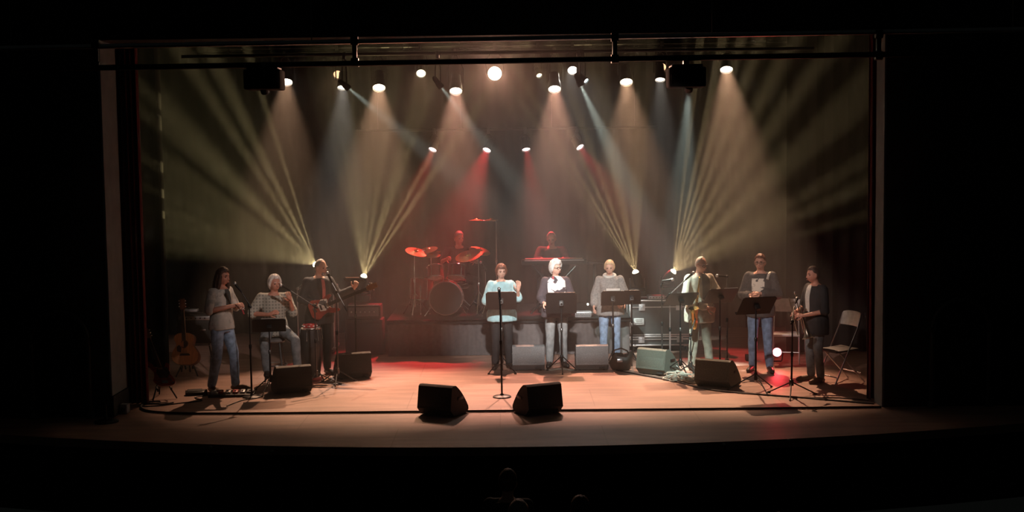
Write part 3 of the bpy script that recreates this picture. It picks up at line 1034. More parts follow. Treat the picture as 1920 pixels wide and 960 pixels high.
def cymbal_stand(label, x, y, cyms, top, boom=None, pole='chrome'):
    t = thing('cymbal_stand', label, 'cymbal', (x, y, RZ))
    MB().cyl((0, 0, .14), (0, 0, top * .55), .014).build('lower_pole', pole, t)
    MB().cyl((0, 0, top * .55), (0, 0, top), .009).build('upper_pole', pole, t)
    MB().rev([(-.025, .022), (.03, .022), (.04, .014)], (0, 0, top * .55), (0, 0, 1), 12).build('height_clutch', 'chrome', t)
    for k in range(3):
        a = 2 * pi * k / 3 + .4
        lg = MB().tube([(0, 0, .38), (cos(a) * .26, sin(a) * .26, .012)], .009, 8).build('leg', pole, t)
        MB().ball((cos(a) * .26, sin(a) * .26, .014), .014, None, 8, 6).build('rubber_foot', 'rubber', lg)
        MB().tube([(0, 0, .16), (cos(a) * .13, sin(a) * .13, .20)], .006, 6).build('strut', pole, t)
    if boom:
        MB().tube([(0, 0, top), boom], .008, 8).build('boom', pole, t)
    for c, r, nrm in cyms:
        n_ = V(nrm).normalized()
        cm = MB().rev([(-.012, r), (-.002, r * .6), (.006, r * .26), (.018, r * .22), (.026, r * .08), (.027, .012), (.022, .012), (.014, r * .2), (.002, r * .25), (-.006, r * .6), (-.0145, r)], c, n_, 32).build('cymbal_plate', 'cymbal', t)
        MB().cyl(V(c) - n_ * .03, V(c) + n_ * .06, .006, None, 8).build('wing_nut', 'chrome', cm)
    return t


cymbal_stand('crash cymbals on the tall stand at the left of the drum kit', -1.48, 5.15, [((.04, 0, 1.08), .19, (.25, -.3, 1)), ((.22, .15, 1.10), .17, (-.2, -.25, 1))], 1.06, (.22, .15, 1.09))
cymbal_stand('hi-hat cymbals on a stand at the middle of the drum kit', -1.24, 5.78, [((0, 0, .98), .17, (.04, -.2, 1)), ((0, 0, 1.0), .17, (.04, -.2, -1))], 1.06)
cymbal_stand('large tilted crash cymbal lit red at the right of the drum kit', -.40, 5.2, [((-.17, 0, 1.0), .23, (-.22, -.38, 1)), ((.02, .25, 1.06), .19, (.25, -.3, 1))], .92, (-.17, 0, .98))
cymbal_stand('high flat cymbal on the tallest boom stand of the drum kit', -.10, 5.70, [((-.34, 0, 1.575), .13, (0, .06, 1)), ((-.08, 0, 1.575), .12, (0, .06, 1))], 1.55, (-.34, 0, 1.56))
mic_stand('short boom stand over the right side of the drum kit', (-.28, 5.02), (-.28, 5.02, 1.36), ((-.27, 5.02, 1.33), (-.32, 5.04, 1.42)), 'tripod', 10, None, 'chrome', .18, RZ)
mic('bright microphone on the short boom over the drum kit', (-.355, 4.98, 1.49), (-.30, 5.04, 1.41))
t = thing('drum_stool', 'round black stool under the drummer', 'stool', (-.77, 6.17, RZ))
MB().rev([(0, .15), (.015, .17), (.06, .17), (.075, .15), (.08, 0)], (0, 0, .345), (0, 0, 1), 20).build('seat', 'vinyl', t)
MB().cyl((0, 0, .15), (0, 0, .35), .02).build('pole', 'chrome', t)
for k in range(3):
    a = 2 * pi * k / 3
    MB().tube([(0, 0, .22), (cos(a) * .2, sin(a) * .2, .006)], .011, 8).build('leg', 'chrome', t)

# ------------------------------------------------------------------ keyboard
t = thing('keyboard_stand', 'folding stand carrying the keyboard on the riser', 'stand', (.88, 5.2, RZ))
for s_ in (-1, 1):
    MB().tube([(s_ * .40, -.16, .012), (-s_ * .36, -.16, .80)], .015, 8).build('leg', 'black_metal', t)
    MB().tube([(s_ * .40, .14, .012), (-s_ * .36, .14, .80)], .015, 8).build('leg', 'black_metal', t)
for x, z in ((-.36, .812), (.36, .812), (-.40, .014), (.40, .014)):
    MB().cyl((x, -.2, z), (x, .18, z), .014).build('cross_bar', 'black_metal', t)
t = thing('keyboard', 'dark stage keyboard seen from behind in front of the keyboard player', 'keyboard', (.88, 5.2, RZ + .828))
MB().box((0, 0, .042), (1.10, .30, .08), None, .012).build('body', 'black_metal', t)
MB().box((0, .06, .089), (.98, .15, .014), None, .003).build('keys', 'ivory', t, True, None, True)
MB().box((0, -.10, .084), (.95, .07, .01), None, .003).build('control_panel', 'dark_metal', t)
MB().box((0, -.149, .075), (1.0, .012, .014), None, .003).build('edge_strip', 'alloy', t)
t = thing('laptop_tray', 'dark side tray on a pole right of the keyboard', 'tray', (1.56, 5.25, RZ))
MB().box((0, 0, .84), (.30, .28, .03), None, .006).build('tray', 'black_metal', t)
MB().cyl((0, 0, .02), (0, 0, .83), .018).build('pole', 'black_metal', t)
MB().rev([(0, .15), (.02, .14), (.03, .02)], (0, 0, 0), (0, 0, 1), 20).build('base', 'black_metal', t)
t = thing('keyboard_stool', 'round black stool under the keyboard player', 'stool', (.88, 5.95, RZ))
MB().rev([(0, .16), (.015, .18), (.06, .18), (.075, .15), (.08, 0)], (0, 0, .325), (0, 0, 1), 20).build('seat', 'vinyl', t)
MB().cyl((0, 0, .1), (0, 0, .33), .02).build('pole', 'chrome', t)
for k in range(4):
    a = 2 * pi * k / 4 + .5
    MB().tube([(0, 0, .16), (cos(a) * .2, sin(a) * .2, .006)], .011, 8).build('leg', 'chrome', t)
t = thing('mixer_unit', 'small silver mixer box on the riser edge right of the white-haired woman', 'electronics', (1.33, 4.62, RZ))
MB().box((0, 0, .045), (.27, .2, .09), None, .008).build('housing', 'silver', t)
MB().box((0, -.103, .045), (.24, .006, .06), None, .002).build('front_panel', 'cabinet_grey', t)
for k in range(6):
    MB().rev([(0, .009), (.016, .007)], (-.1 + k * .04, -.106, .055), (0, -1, 0), 8).build('knob', 'alloy', t)
t = thing('small_desk_lamp', 'tiny lit lamp head on a gooseneck standing behind the silver mixer box', 'lamp', (1.42, 4.85, RZ))
MB().rev([(0, .05), (.012, .045), (.016, .01)], (0, 0, 0), (0, 0, 1), 14).build('base', 'black_metal', t)
MB().tube([(0, 0, .01), (-.02, 0, .1), (-.02, -.04, .17), (.0, -.08, .19)], .005, 6).build('gooseneck', 'black_metal', t)
MB().rev([(-.03, .008), (0, .018), (.02, .018), (.02, .012)], (0, -.08, .19), (0, -1, -.3), 10).build('lamp_head', 'glow_small', t)

# ------------------------------------------------------------------ guitars


def guitar_outline(pts, n=5):
    """closed Catmull-Rom outline"""
    out = []
    m = len(pts)
    for i in range(m):
        p0, p1, p2, p3 = [V((*pts[(i + k - 1) % m], 0)) for k in range(4)]
        for j in range(n):
            t_ = j / n
            q = .5 * ((2 * p1) + (p2 - p0) * t_ + (2 * p0 - 5 * p1 + 4 * p2 - p3) * t_ ** 2 + (3 * p1 - p0 - 3 * p2 + p3) * t_ ** 3)
            out.append((q.x, q.y))
    return out


def guitar(label, loc, ax, ay, az, kind, name):
    """ax: across the body, ay: along the neck, az: out of the top; local origin at the body's middle"""
    t = thing(name, label, 'guitar', loc)
    ax, ay, az = V(ax).normalized(), V(ay).normalized(), V(az).normalized()
    O = V((0, 0, 0))
    if kind == 'acoustic':
        half = [(0, -.245), (.10, -.24), (.175, -.19), (.20, -.11), (.175, -.03), (.128, .045), (.125, .085), (.145, .14), (.14, .195), (.09, .235), (0, .245)]
        ol = guitar_outline(half + [(-x, y) for x, y in reversed(half[1:-1])], 3)
        MB().prism(ol, O, ax, ay, az * .10).build('body', 'wood_side', t)
        MB().prism([(x * .985, y * .985) for x, y in ol], az * .051, ax, ay, az * .005).build('soundboard', 'wood_top', t)
        MB().rev([(0, .05), (.002, .05), (.002, 0)], az * .0535 + ay * .07, az, 24).build('sound_hole', 'ebony', t)
        hoop(az * .055 + ay * .07, az, .056, t, 'wood_side', 'rosette')
        MB().prism([(-.08, -.016), (.08, -.016), (.06, .016), (-.06, .016)], az * .058 - ay * .09, ax, ay, az * .012).build('bridge', 'ebony', t)
        MB().prism([(-.11, -.04), (-.055, -.055), (-.045, .02), (-.075, .06), (-.115, .03)], az * .055, ax, ay, az * .003).build('pickguard', 'ebony', t)
        y0, y1, ys = .22, .60, .12
    else:
        k = .86 if kind == 'bass' else .80
        half = [(0, -.23), (.12, -.215), (.17, -.14), (.145, -.04), (.125, .03), (.155, .12), (.165, .20), (.125, .22), (.07, .13), (0, .12),
                (-.07, .14), (-.12, .25), (-.165, .26), (-.17, .15), (-.125, .05), (-.15, -.05), (-.185, -.13), (-.12, -.22)]
        ol = guitar_outline([(x * k, y * k) for x, y in half], 3)
        MB().prism(ol, O, ax, ay, az * .042).build('body', 'wood_red', t)
        MB().prism([(-.05, -.05), (.05, -.06), (.11, .02), (.09, .11), (-.04, .10), (-.07, .03)], az * .0225, ax, ay, az * .003).build('pickguard', 'print_white' if kind == 'bass' else 'ebony', t)
        for yy in (-.02, .05):
            MB().box(az * .028 + ay * yy, (.08, .025, .014), Matrix((ax, ay, az)).transposed()).build('pickup', 'ebony', t)
        MB().box(az * .03 - ay * .12, (.08, .045, .016), Matrix((ax, ay, az)).transposed()).build('bridge', 'chrome', t)
        for q in range(3):
            MB().rev([(0, .012), (.016, .011)], az * .021 + ax * (.08 + .01 * q) + ay * (-.06 - .04 * q), az, 10).build('knob', 'chrome', t)
        y0, y1, ys = .08, (.72 if kind == 'bass' else .58), -.12
    nk = MB()
    for (a, b, wa, wb) in ((y0, y1, .056, .044),):
        nk.prism([(-wa / 2, a), (wa / 2, a), (wb / 2, b), (-wb / 2, b)], az * .05 if kind == 'acoustic' else az * .02, ax, ay, az * .024)
    nk.build('neck', 'wood_neck', t)
    zf = .064 if kind == 'acoustic' else .034
    fb = MB().prism([(-.028, ys if kind == 'acoustic' else .10), (.028, ys if kind == 'acoustic' else .10), (.022, y1), (-.022, y1)], az * zf, ax, ay, az * .006).build('fretboard', 'ebony', t)
    if kind == 'acoustic':
        pass
    hs = MB().prism([(-.03, y1), (.03, y1), (.042, y1 + .05), (.036, y1 + .17), (-.036, y1 + .17), (-.042, y1 + .05)], az * (zf - .01) - az * .01, ax, ay, az * .016).build('headstock', 'wood_side' if kind == 'acoustic' else 'wood_neck', t)
    nt_ = 2 if kind == 'bass' else 3
    for s_ in (-1, 1):
        for q in range(nt_):
            c = ax * (s_ * .048) + ay * (y1 + .05 + q * .045) + az * (zf - .02)
            MB().ball(c, (.012, .012, .012), None, 8, 6).build('tuning_peg', 'chrome', hs)
    st = MB()
    for q in range(4 if kind == 'bass' else 6):
        w = (.05 if kind != 'acoustic' else .055)
        xx = (q / (3 if kind == 'bass' else 5) - .5) * w
        st.tube([ax * xx + ay * (-.10) + az * (zf + .006), ax * xx * .6 + ay * y1 + az * (zf + .005)], .0011, 4)
    st.build('strings', 'chrome', t, True, None, True)
    return t


def guitar_stand(label, loc, rz):
    t = thing('guitar_stand', label, 'stand', loc, rz)
    for s_ in (-1, 1):
        MB().tube([(0, .16, .34), (s_ * .16, -.10, .012)], .011, 8).build('leg', 'black_metal', t)
        MB().tube([(s_ * .09, .02, .17), (s_ * .09, -.10, .13), (s_ * .09, -.11, .165)], .011, 8).build('cradle_arm', 'black_metal', t)
    MB().tube([(0, .16, .34), (0, .34, .012)], .011, 8).build('leg', 'black_metal', t)
    MB().tube([(-.09, .02, .17), (.09, .02, .17)], .010, 8).build('cross_bar', 'black_metal', t)
    return t


tl = radians(14)
guitar_stand('black stand under the acoustic guitar', (-4.76, 2.78, 0), 8)
guitar('acoustic guitar with a pale orange top leaning on its stand', (-4.77, 2.76, .415), (1, .1, .0), (-.10, .30, 1), (-.1, -1, .30), 'acoustic', 'acoustic_guitar')
guitar_stand('small black stand under the dark red electric guitar', (-4.62, .92, 0), 25)
guitar('dark red electric guitar on a low stand beside the left curtain', (-4.62, .90, .34), (.95, .3, .0), (-.42, .45, .8), (.15, -1, .35), 'electric', 'electric_guitar')

t = thing('guitar_amplifier', 'dark guitar amplifier on a stand behind the acoustic guitar', 'amplifier', (-4.72, 3.25, 0))
MB().box((0, 0, .665), (.54, .28, .44), None, .015).build('cabinet', 'cabinet', t)
MB().box((0, -.143, .62), (.48, .01, .30), None, .003).build('grille', 'grille', t)
pn = MB().box((0, -.144, .84), (.48, .012, .06), None, .003).build('control_panel', 'alloy', t)
for k in range(6):
    MB().rev([(0, .012), (.016, .010)], (-.18 + k * .07, -.15, .84), (0, -1, 0), 10).build('knob', 'black_metal', pn)
MB().box((.13, -.15, .66), (.09, .006, .022), None, .002).build('badge', 'alloy', t)
MB().tube([(-.1, 0, .885), (-.1, 0, .91), (.1, 0, .91), (.1, 0, .885)], .01, 8).build('handle', 'leather', t)
for s_ in (-1, 1):
    MB().tube([(s_ * .22, -.14, .44), (s_ * .22, .13, .012)], .013, 8).build('leg', 'black_metal', t)
    MB().tube([(s_ * .22, .14, .44), (s_ * .22, -.13, .012)], .013, 8).build('leg', 'black_metal', t)
MB().box((.12, -.12, .425), (.28, .05, .02)).build('stand_bar', 'alloy', t)
t = thing('effects_box', 'small pale box with a knob lying on the guitar amplifier', 'electronics', (-4.80, 3.25, .925))
MB().box((.0, 0, .022), (.22, .14, .042), None, .006).build('housing', 'silver', t)
MB().rev([(0, .018), (.03, .015)], (-.03, -.0, .043), (0, 0, 1), 10).build('knob', 'black_metal', t)

t = thing('pedal_board', 'flat black pedal board with small pedals at the long-haired man\'s feet', 'pedals', (-3.72, 1.08, 0), 4)
MB().box((0, 0, .02), (.62, .24, .035), None, .006).build('board', 'black_metal', t)
for k, (mm, ww) in enumerate((('silver', .07), ('red_plastic', .06), ('white_plastic', .07), ('red_plastic', .07), ('silver', .06), ('cabinet_grey', .09))):
    pd = MB().box((-.25 + k * .10, 0, .055), (ww, .12, .04), (radians(8), 0, 0), .006).build('pedal', mm, t)
    MB().rev([(0, .012), (.014, .011)], (-.25 + k * .10, -.03, .071), (0, 0, 1), 10).build('foot_switch', 'chrome', pd)
t = thing('effects_pedal', 'small black pedal behind the long-haired man\'s heel', 'pedals', (-4.24, 1.20, 0), 15)
MB().box((0, 0, .03), (.30, .14, .05), (radians(6), 0, 0), .01).build('housing', 'black_metal', t)
MB().box((-.02, -.0, .062), (.2, .10, .012), (radians(10), 0, 0), .003).build('treadle', 'rubber', t)

t = thing('conga_drum', 'tall dark conga drum beside the seated man\'s knee', 'drum', (-2.80, 2.27, 0))
MB().rev([(.0, .12), (.2, .15), (.42, .168), (.6, .155), (.72, .14)], (0, 0, .06), (0, 0, 1), 24).build('shell', 'drum_black', t)
MB().rev([(0, .14), (.006, 0)], (0, 0, .782), (0, 0, 1), 24).build('drum_head', 'drum_head', t)
hoop((0, 0, .775), (0, 0, 1), .15, t)
for k in range(6):
    a = 2 * pi * k / 6 + .3
    MB().tube([(cos(a) * .152, sin(a) * .152, .77), (cos(a) * .168, sin(a) * .168, .60)], .007, 6).build('lug', 'chrome', t)
for k in range(3):
    a = 2 * pi * k / 3
    MB().tube([(cos(a) * .12, sin(a) * .12, .10), (cos(a) * .17, sin(a) * .17, .006)], .011, 8).build('leg', 'chrome', t)
t = thing('tambourine', 'red tambourine with pale jingles lying on the conga drum', 'tambourine', (-2.81, 2.26, .790))
MB().rev([(0, .10), (.045, .10), (.045, .09), (0, .09), (0, .10)], (0, 0, 0), (0, 0, 1), 24).build('frame', 'red_plastic', t)
for k in range(8):
    a = 2 * pi * k / 8
    MB().rev([(-.006, .02), (.006, .02)], (cos(a) * .097, sin(a) * .097, .023), (0, 0, 1), 10).build('jingle', 'white_plastic', t)

t = thing('tall_stool', 'dark tall stool under the seated white-haired man', 'stool', (-3.32, 2.22, 0))
MB().rev([(0, .14), (.02, .165), (.05, .165), (.06, .14), (.063, 0)], (0, 0, .585), (0, 0, 1), 20).build('seat', 'vinyl', t)
for k in range(4):
    a = pi / 4 + k * pi / 2
    MB().tube([(cos(a) * .11, sin(a) * .11, .59), (cos(a) * .19, sin(a) * .19, .006)], .014, 8).build('leg', 'dark_metal', t)
hoop((0, 0, .25), (0, 0, 1), .17, t, 'dark_metal', 'foot_ring')

# ------------------------------------------------------------------ chairs at the right
t = thing('folding_chair', 'folding chair with a pale backrest standing at the right curtain', 'chair', (4.80, 1.55, 0), -68)
R_ = 'white_plastic'
for s_ in (-1, 1):
    x = s_ * .21
    MB().tube([(x, -.24, .012), (x, -.02, .47), (x, .13, .78), (x * .96, .19, .96)], .0115, 8).build('long_leg', 'alloy', t)
    MB().tube([(x * .88, .27, .012), (x * .88, -.18, .475)], .011, 8).build('short_leg', 'alloy', t)
bk = MB()
vv, ff = [], []
for side in (0, 1):
    for j in range(6):
        for i in range(9):
            u_, w_ = i / 8 - .5, j / 5
            vv.append(V((u_ * .40, .135 + .055 * w_ + .03 * (1 - 4 * u_ * u_) + side * .012, .80 + .20 * w_ - (.02 * (2 * abs(u_)) ** 4 if j == 5 else 0))))
for j in range(5):
    for i in range(8):
        a = j * 9 + i
        ff += [(a, a + 1, a + 10, a + 9), (54 + a, 63 + a, 64 + a, 55 + a)]
ring = list(range(9)) + [9 * j + 8 for j in range(1, 6)] + [45 + i for i in range(7, -1, -1)] + [9 * j for j in range(4, 0, -1)]
for i in range(len(ring)):
    a, b = ring[i], ring[(i + 1) % len(ring)]
    ff.append((a, 54 + a, 54 + b, b))
bk.add(vv, ff).build('backrest', R_, t)
MB().box((0, -.03, .47), (.40, .38, .03), (radians(4), 0, 0), .012).build('seat', 'vinyl', t)
for y, z in ((-.20, .10), (.20, .14)):
    MB().tube([(-.2, y, z), (.2, y, z)], .009, 8).build('stretcher', 'alloy', t)

t = thing('folding_chair', 'grey chair with a rounded backrest in shadow beside the red floor lamp', 'chair', (4.40, 3.25, 0), -12)
for s_ in (-1, 1):
    x = s_ * .19
    MB().tube([(x, .22, .012), (x, .16, .45), (x * .95, .25, .93)], .012, 8).build('rear_leg', 'alloy', t)
    MB().tube([(x, -.20, .012), (x, -.17, .45)], .012, 8).build('front_leg', 'alloy', t)
MB().prism(guitar_outline([(-.22, -.09), (.22, -.09), (.25, 0), (.20, .09), (-.20, .09), (-.25, 0)], 4), (0, .24, .88), (1, 0, 0), (0, .18, 1), (0, .03, 0)).build('backrest', 'label_grey', t)
MB().box((0, -.0, .46), (.40, .40, .035), None, .014).build('seat', 'label_grey', t)
MB().tube([(-.19, -.19, .2), (.19, -.19, .2)], .009, 8).build('stretcher', 'alloy', t)

# ------------------------------------------------------------------ floor lamps, bag, cables
t = thing('red_floor_lamp', 'red glowing lamp on the floor beside the man in jeans at the right', 'stage light', (4.19, 2.95, .06))
d = V((-.15, -1, .28)).normalized()
o = V((0, 0, .155))
MB().rev([(-.16, .04), (-.14, .065), (.03, .072), (.06, .075), (.06, .068), (.04, .066)], o, d, 20).build('housing', 'black_metal', t)
MB().rev([(.045, .066), (.056, .045), (.06, 0)], o, d, 20).build('lens', 'glow_red', t)
MB().tube([(-.09, 0, .155), (-.09, .06, .03), (-.08, .08, .01), (.08, .08, .01), (.09, .06, .03), (.09, 0, .155)], .011, 8).build('yoke', 'black_metal', t)
spot_lamp('lamp', t, o + d * .13, d, RED, 26, 150, 1.0, .06)
t = thing('indicator_box', 'small box with a pale indicator lamp on the floor left of the red floor lamp', 'electronics', (3.90, 3.55, 0))
MB().box((0, 0, .05), (.16, .12, .10), None, .008).build('housing', 'black_metal', t)
MB().ball((0, -.062, .07), (.016, .01, .016), None, 10, 6).build('indicator', 'glow_small', t)

t = thing('shoulder_bag', 'slumped black bag on the floor beside the fair-haired singer', 'bag', (1.80, 2.80, 0))
bg = MB()
bg.ball((0, 0, .13), (.19, .13, .15), None, 20, 12)
for q in bg.v:
    q.x += .05 * noise.noise(q * 6)
    q.y += .03 * noise.noise(q * 7 + V((3, 0, 0)))
    q.z = max(.006, q.z) * (1 + .5 * noise.noise(q * 7 + V((0, 5, 0)))) + .02 * noise.noise(q * 14)
    q.z = max(.004, q.z)
bg.build('body', 'leather', t)
MB().tube([(-.14, 0, .22), (-.10, -.02, .31), (0, -.03, .34), (.09, -.02, .30), (.14, 0, .22)], .012, 8).build('strap', 'leather', t)
MB().box((-.03, -.125, .17), (.08, .012, .05), (radians(-12), 0, 0), .004).build('buckle', 'alloy', t)


def cable(label, pts, r=.008, m='cable', name='stage_cable'):
    P = [V(p) for p in pts]
    out = []
    n_ = len(P)
    for i in range(n_ - 1):
        p0, p1, p2, p3 = P[max(i - 1, 0)], P[i], P[i + 1], P[min(i + 2, n_ - 1)]
        for j in range(6):
            u_ = j / 6
            out.append(.5 * ((2 * p1) + (p2 - p0) * u_ + (2 * p0 - 5 * p1 + 4 * p2 - p3) * u_ ** 2 + (3 * p1 - p0 - 3 * p2 + p3) * u_ ** 3))
    out.append(P[-1])
    for q in out:
        q.z = max(q.z, r)
    o = MB().tube(out, r, 6).build(name, m)
    return tag(o, label, 'cable')


cable('thick dark cable running straight across the whole front of the stage', [(-4.80, .75, .016), (-4.72, .2, .016), (-4.40, -.10, .016), (-3.6, -.24, .016), (-2, -.28, .016), (0, -.31, .016), (2, -.35, .016), (3.6, -.37, .016), (4.82, -.38, .016)], .016)
rnd = random.Random(5)
for k, lab in enumerate(('pale', 'grey', 'dull pale', 'light')):
    cx, cy_ = 2.52 + k * .085, 1.92 - k * .11
    pts = []
    for q in range(26):
        a = q * .9 + k
        rr = .09 + .05 * rnd.random()
        pts.append((cx + cos(a) * rr * 1.5, cy_ + sin(a) * rr, .012 + .006 * q * .9 * rnd.random()))
    cable(('pale cable coil of the floor tangle lying closest to the flight case', 'pale cable coil second from the flight case in the floor tangle',
           'pale cable coil third from the flight case in the floor tangle', 'pale cable coil of the floor tangle lying closest to the stage edge')[k], pts, .009, 'cable_grey')['group'] = 'tangled pale cables'
cable('dark cable edging the floor in front of the greenish monitors', [(1.72, 2.75, .01), (2.05, 2.3, .01), (2.45, 1.75, .01), (2.85, 1.05, .01), (3.3, .72, .01), (3.9, .40, .01), (4.5, .05, .01), (4.8, -.12, .01)], .011)
cable('dark cable running from the large front music stand towards the right reveal', [(3.2, .75, .008), (3.6, .58, .008), (4.1, .35, .008), (4.45, .32, .008), (4.8, .12, .008)], .008)
cable('dark cable coiled under the electric guitar', [(-4.80, .62, .008), (-4.72, .52, .008), (-4.58, .56, .008), (-4.62, .68, .012), (-4.75, .66, .012), (-4.70, .55, .014), (-4.52, .50, .008), (-4.40, .60, .008)], .009)
cable('dark cable snaking from the pedal board towards the left curtain', [(-4.04, 1.14, .008), (-4.2, .95, .008), (-4.05, .72, .008), (-4.3, .55, .008), (-4.52, .40, .008), (-4.75, .35, .008)], .008)
cable('dark cable running from the pedal board to the round stand', [(-3.42, 1.16, .008), (-3.30, 1.0, .008), (-3.34, .84, .008), (-3.5, .70, .008), (-3.62, .30, .008)], .007)
cable('pale cable curling on the floor under the white-haired woman', [(.62, 3.0, .008), (.74, 2.85, .008), (.9, 2.95, .008), (1.05, 2.8, .008), (1.12, 2.95, .008), (1.35, 3.3, .008)], .007, 'cable_grey')
t = thing('floor_box', 'small pale socket box at the foot of the left reveal', 'box', (-4.86, -.05, 0))
MB().box((0, 0, .06), (.10, .14, .12), None, .008).build('housing', 'label_grey', t)
MB().box((.0, -.072, .06), (.06, .006, .06), None, .002).build('socket_plate', 'plaster', t)
t = thing('floor_weight', 'low black weight plate on the stage apron by the left reveal', 'weight', (-4.92, -.62, 0))
MB().rev([(0, .15), (.02, .15), (.03, .12), (.035, .02), (.09, .018), (.1, 0)], (0, 0, 0), (0, 0, 1), 24).build('plate', 'black_metal', t)
MB().tube([(0, 0, .09), (0, 0, .22)], .012, 8).build('stem', 'black_metal', t)


# ------------------------------------------------------------------ people
bench = bpy.data.scenes.new('bench')      # empty side scene in which the fused surfaces are evaluated, removed at the end


def remesh(mb, voxel, smooth_n=4, wrinkle=0.0, freq=9.0, seed=0, extra=None, flat=None):
    """fuse overlapping closed pieces into one continuous surface"""
    me = bpy.data.meshes.new('tmp')
    me.from_pydata([tuple(q) for q in mb.v], [], mb.f)
    o = bpy.data.objects.new('tmp', me)
    bench.collection.objects.link(o)
    bm = bmesh.new()
    bm.from_mesh(me)
    bmesh.ops.recalc_face_normals(bm, faces=bm.faces[:])
    bm.to_mesh(me)
    bm.free()
    r = o.modifiers.new('r', 'REMESH')
    r.mode = 'VOXEL'
    r.voxel_size = voxel
    s = o.modifiers.new('s', 'SMOOTH')
    s.factor = .5
    s.iterations = smooth_n
    with bpy.context.temp_override(scene=bench, view_layer=bench.view_layers[0]):
        dg = bpy.context.evaluated_depsgraph_get()
    out = bpy.data.meshes.new_from_object(o.evaluated_get(dg))
    bpy.data.objects.remove(o)
    bpy.data.meshes.remove(me)
    if wrinkle:
        off = V((seed * 3.1, seed * 1.7, 0))
        nrm = [v_.normal.copy() for v_ in out.vertices]
        for v_, nm in zip(out.vertices, nrm):
            q = v_.co * freq + off
            q.z *= .55
            v_.co += nm * (wrinkle * noise.noise(q) + wrinkle * .5 * noise.noise(q * 2.3))
    if flat is not None:
        for v_ in out.vertices:
            if v_.co.z < flat:
                v_.co.z = flat
    if extra is not None and extra.v:
        bm = bmesh.new()
        bm.from_mesh(out)
        em = bpy.data.meshes.new('e')
        em.from_pydata([tuple(q) for q in extra.v], [], extra.f)
        bm.from_mesh(em)
        bmesh.ops.recalc_face_normals(bm, faces=bm.faces[:])
        bm.to_mesh(out)
        bm.free()
        bpy.data.meshes.remove(em)
    for p in out.polygons:
        p.use_smooth = True
    return out


BASE = dict(pelvis=(0, 0, .93), chest=(0, 0, 1.28), neck=(0, .01, 1.465), head=(0, -.02, 1.605),
            sL=(.168, .01, 1.392), sR=(-.168, .01, 1.392), eL=(.225, .03, 1.12), eR=(-.225, .03, 1.12),
            wL=(.235, -.09, .90), wR=(-.235, -.09, .90), hL=(.092, 0, .905), hR=(-.092, 0, .905),
            kL=(.105, -.025, .50), kR=(-.105, -.025, .50), aL=(.115, .02, .085), aR=(-.115, .02, .085),
            tL=(.15, -.16, .035), tR=(-.15, -.16, .035))


def ring_loft(rings):
    """rings: (centre, lateral, depth, half width, half depth[, power])"""
    m = MB()
    n_ = 20
    vv, ff = [], []
    for c, lx, dy, w, d in rings:
        for k in range(n_):
            a = 2 * pi * k / n_
            ca, sa = cos(a), sin(a)
            e = .85
            vv.append(V(c) + lx * (w * math.copysign(abs(ca) ** e, ca)) + dy * (d * math.copysign(abs(sa) ** e, sa)))
    for j in range(len(rings) - 1):
        for k in range(n_):
            k2 = (k + 1) % n_
            ff.append((j * n_ + k, j * n_ + k2, (j + 1) * n_ + k2, (j + 1) * n_ + k))
    ff.append(tuple(reversed(range(n_))))
    ff.append(tuple(range((len(rings) - 1) * n_, len(rings) * n_)))
    return m.add(vv, ff)


def head_mesh(c, R, s):
    """skull, jaw, brow, eye sockets, cheeks from a displaced sphere; nose and ears as extra pieces"""
    m = MB()
    seg, n_ = 28, 20
    b = MB().rev([(-cos(i * pi / n_), sin(i * pi / n_) if 0 < i < n_ else 0) for i in range(n_ + 1)], (0, 0, 0), (0, 0, 1), seg)
    vv = []
    for q in b.v:
        x, y, z = q
        fx = .074 - .016 * max(0, -z) ** 1.5 + .002 * max(0, z)
        fy = .094
        fz = .118
        px, py, pz = x * fx, y * fy + .004, z * fz
        front = max(0, -y)
        if z < 0:                        # flatter, narrower face running to the chin
            py -= .014 * front * min(1, -z * 1.6)
            if y > 0:
                py *= 1 - .35 * min(1, -z)
        py -= .006 * front * math.exp(-((z - .20) / .10) ** 2)          # brow
        for sx in (-1, 1):
            py += .011 * front * math.exp(-((x - sx * .42) / .2) ** 2 - ((z - .03) / .11) ** 2)    # eye socket
            py -= .005 * front * math.exp(-((x - sx * .5) / .22) ** 2 - ((z + .25) / .16) ** 2)    # cheek
        py -= .006 * front * math.exp(-(x / .3) ** 2 - ((z + .52) / .07) ** 2)   # lips
        py += .004 * front * math.exp(-(x / .35) ** 2 - ((z + .66) / .06) ** 2)
        py -= .008 * front * math.exp(-(x / .3) ** 2 - ((z + .85) / .14) ** 2)   # chin
        vv.append(V((px, py, pz)))
    m.add(vv, b.f)
    m.cap((0, -.092, .012), (0, -.112, -.026), .008, .0125, 10)
    for sx in (-1, 1):
        m.cap((sx * .006, -.102, -.032), (sx * .011, -.097, -.034), .007, .006, 8)
        m.ball((sx * .077, .008, -.008), (.010, .021, .032), Matrix.Rotation(sx * .25, 3, 'Z'), 10, 8)
    return [R @ (q * s) + V(c) for q in m.v], m.f


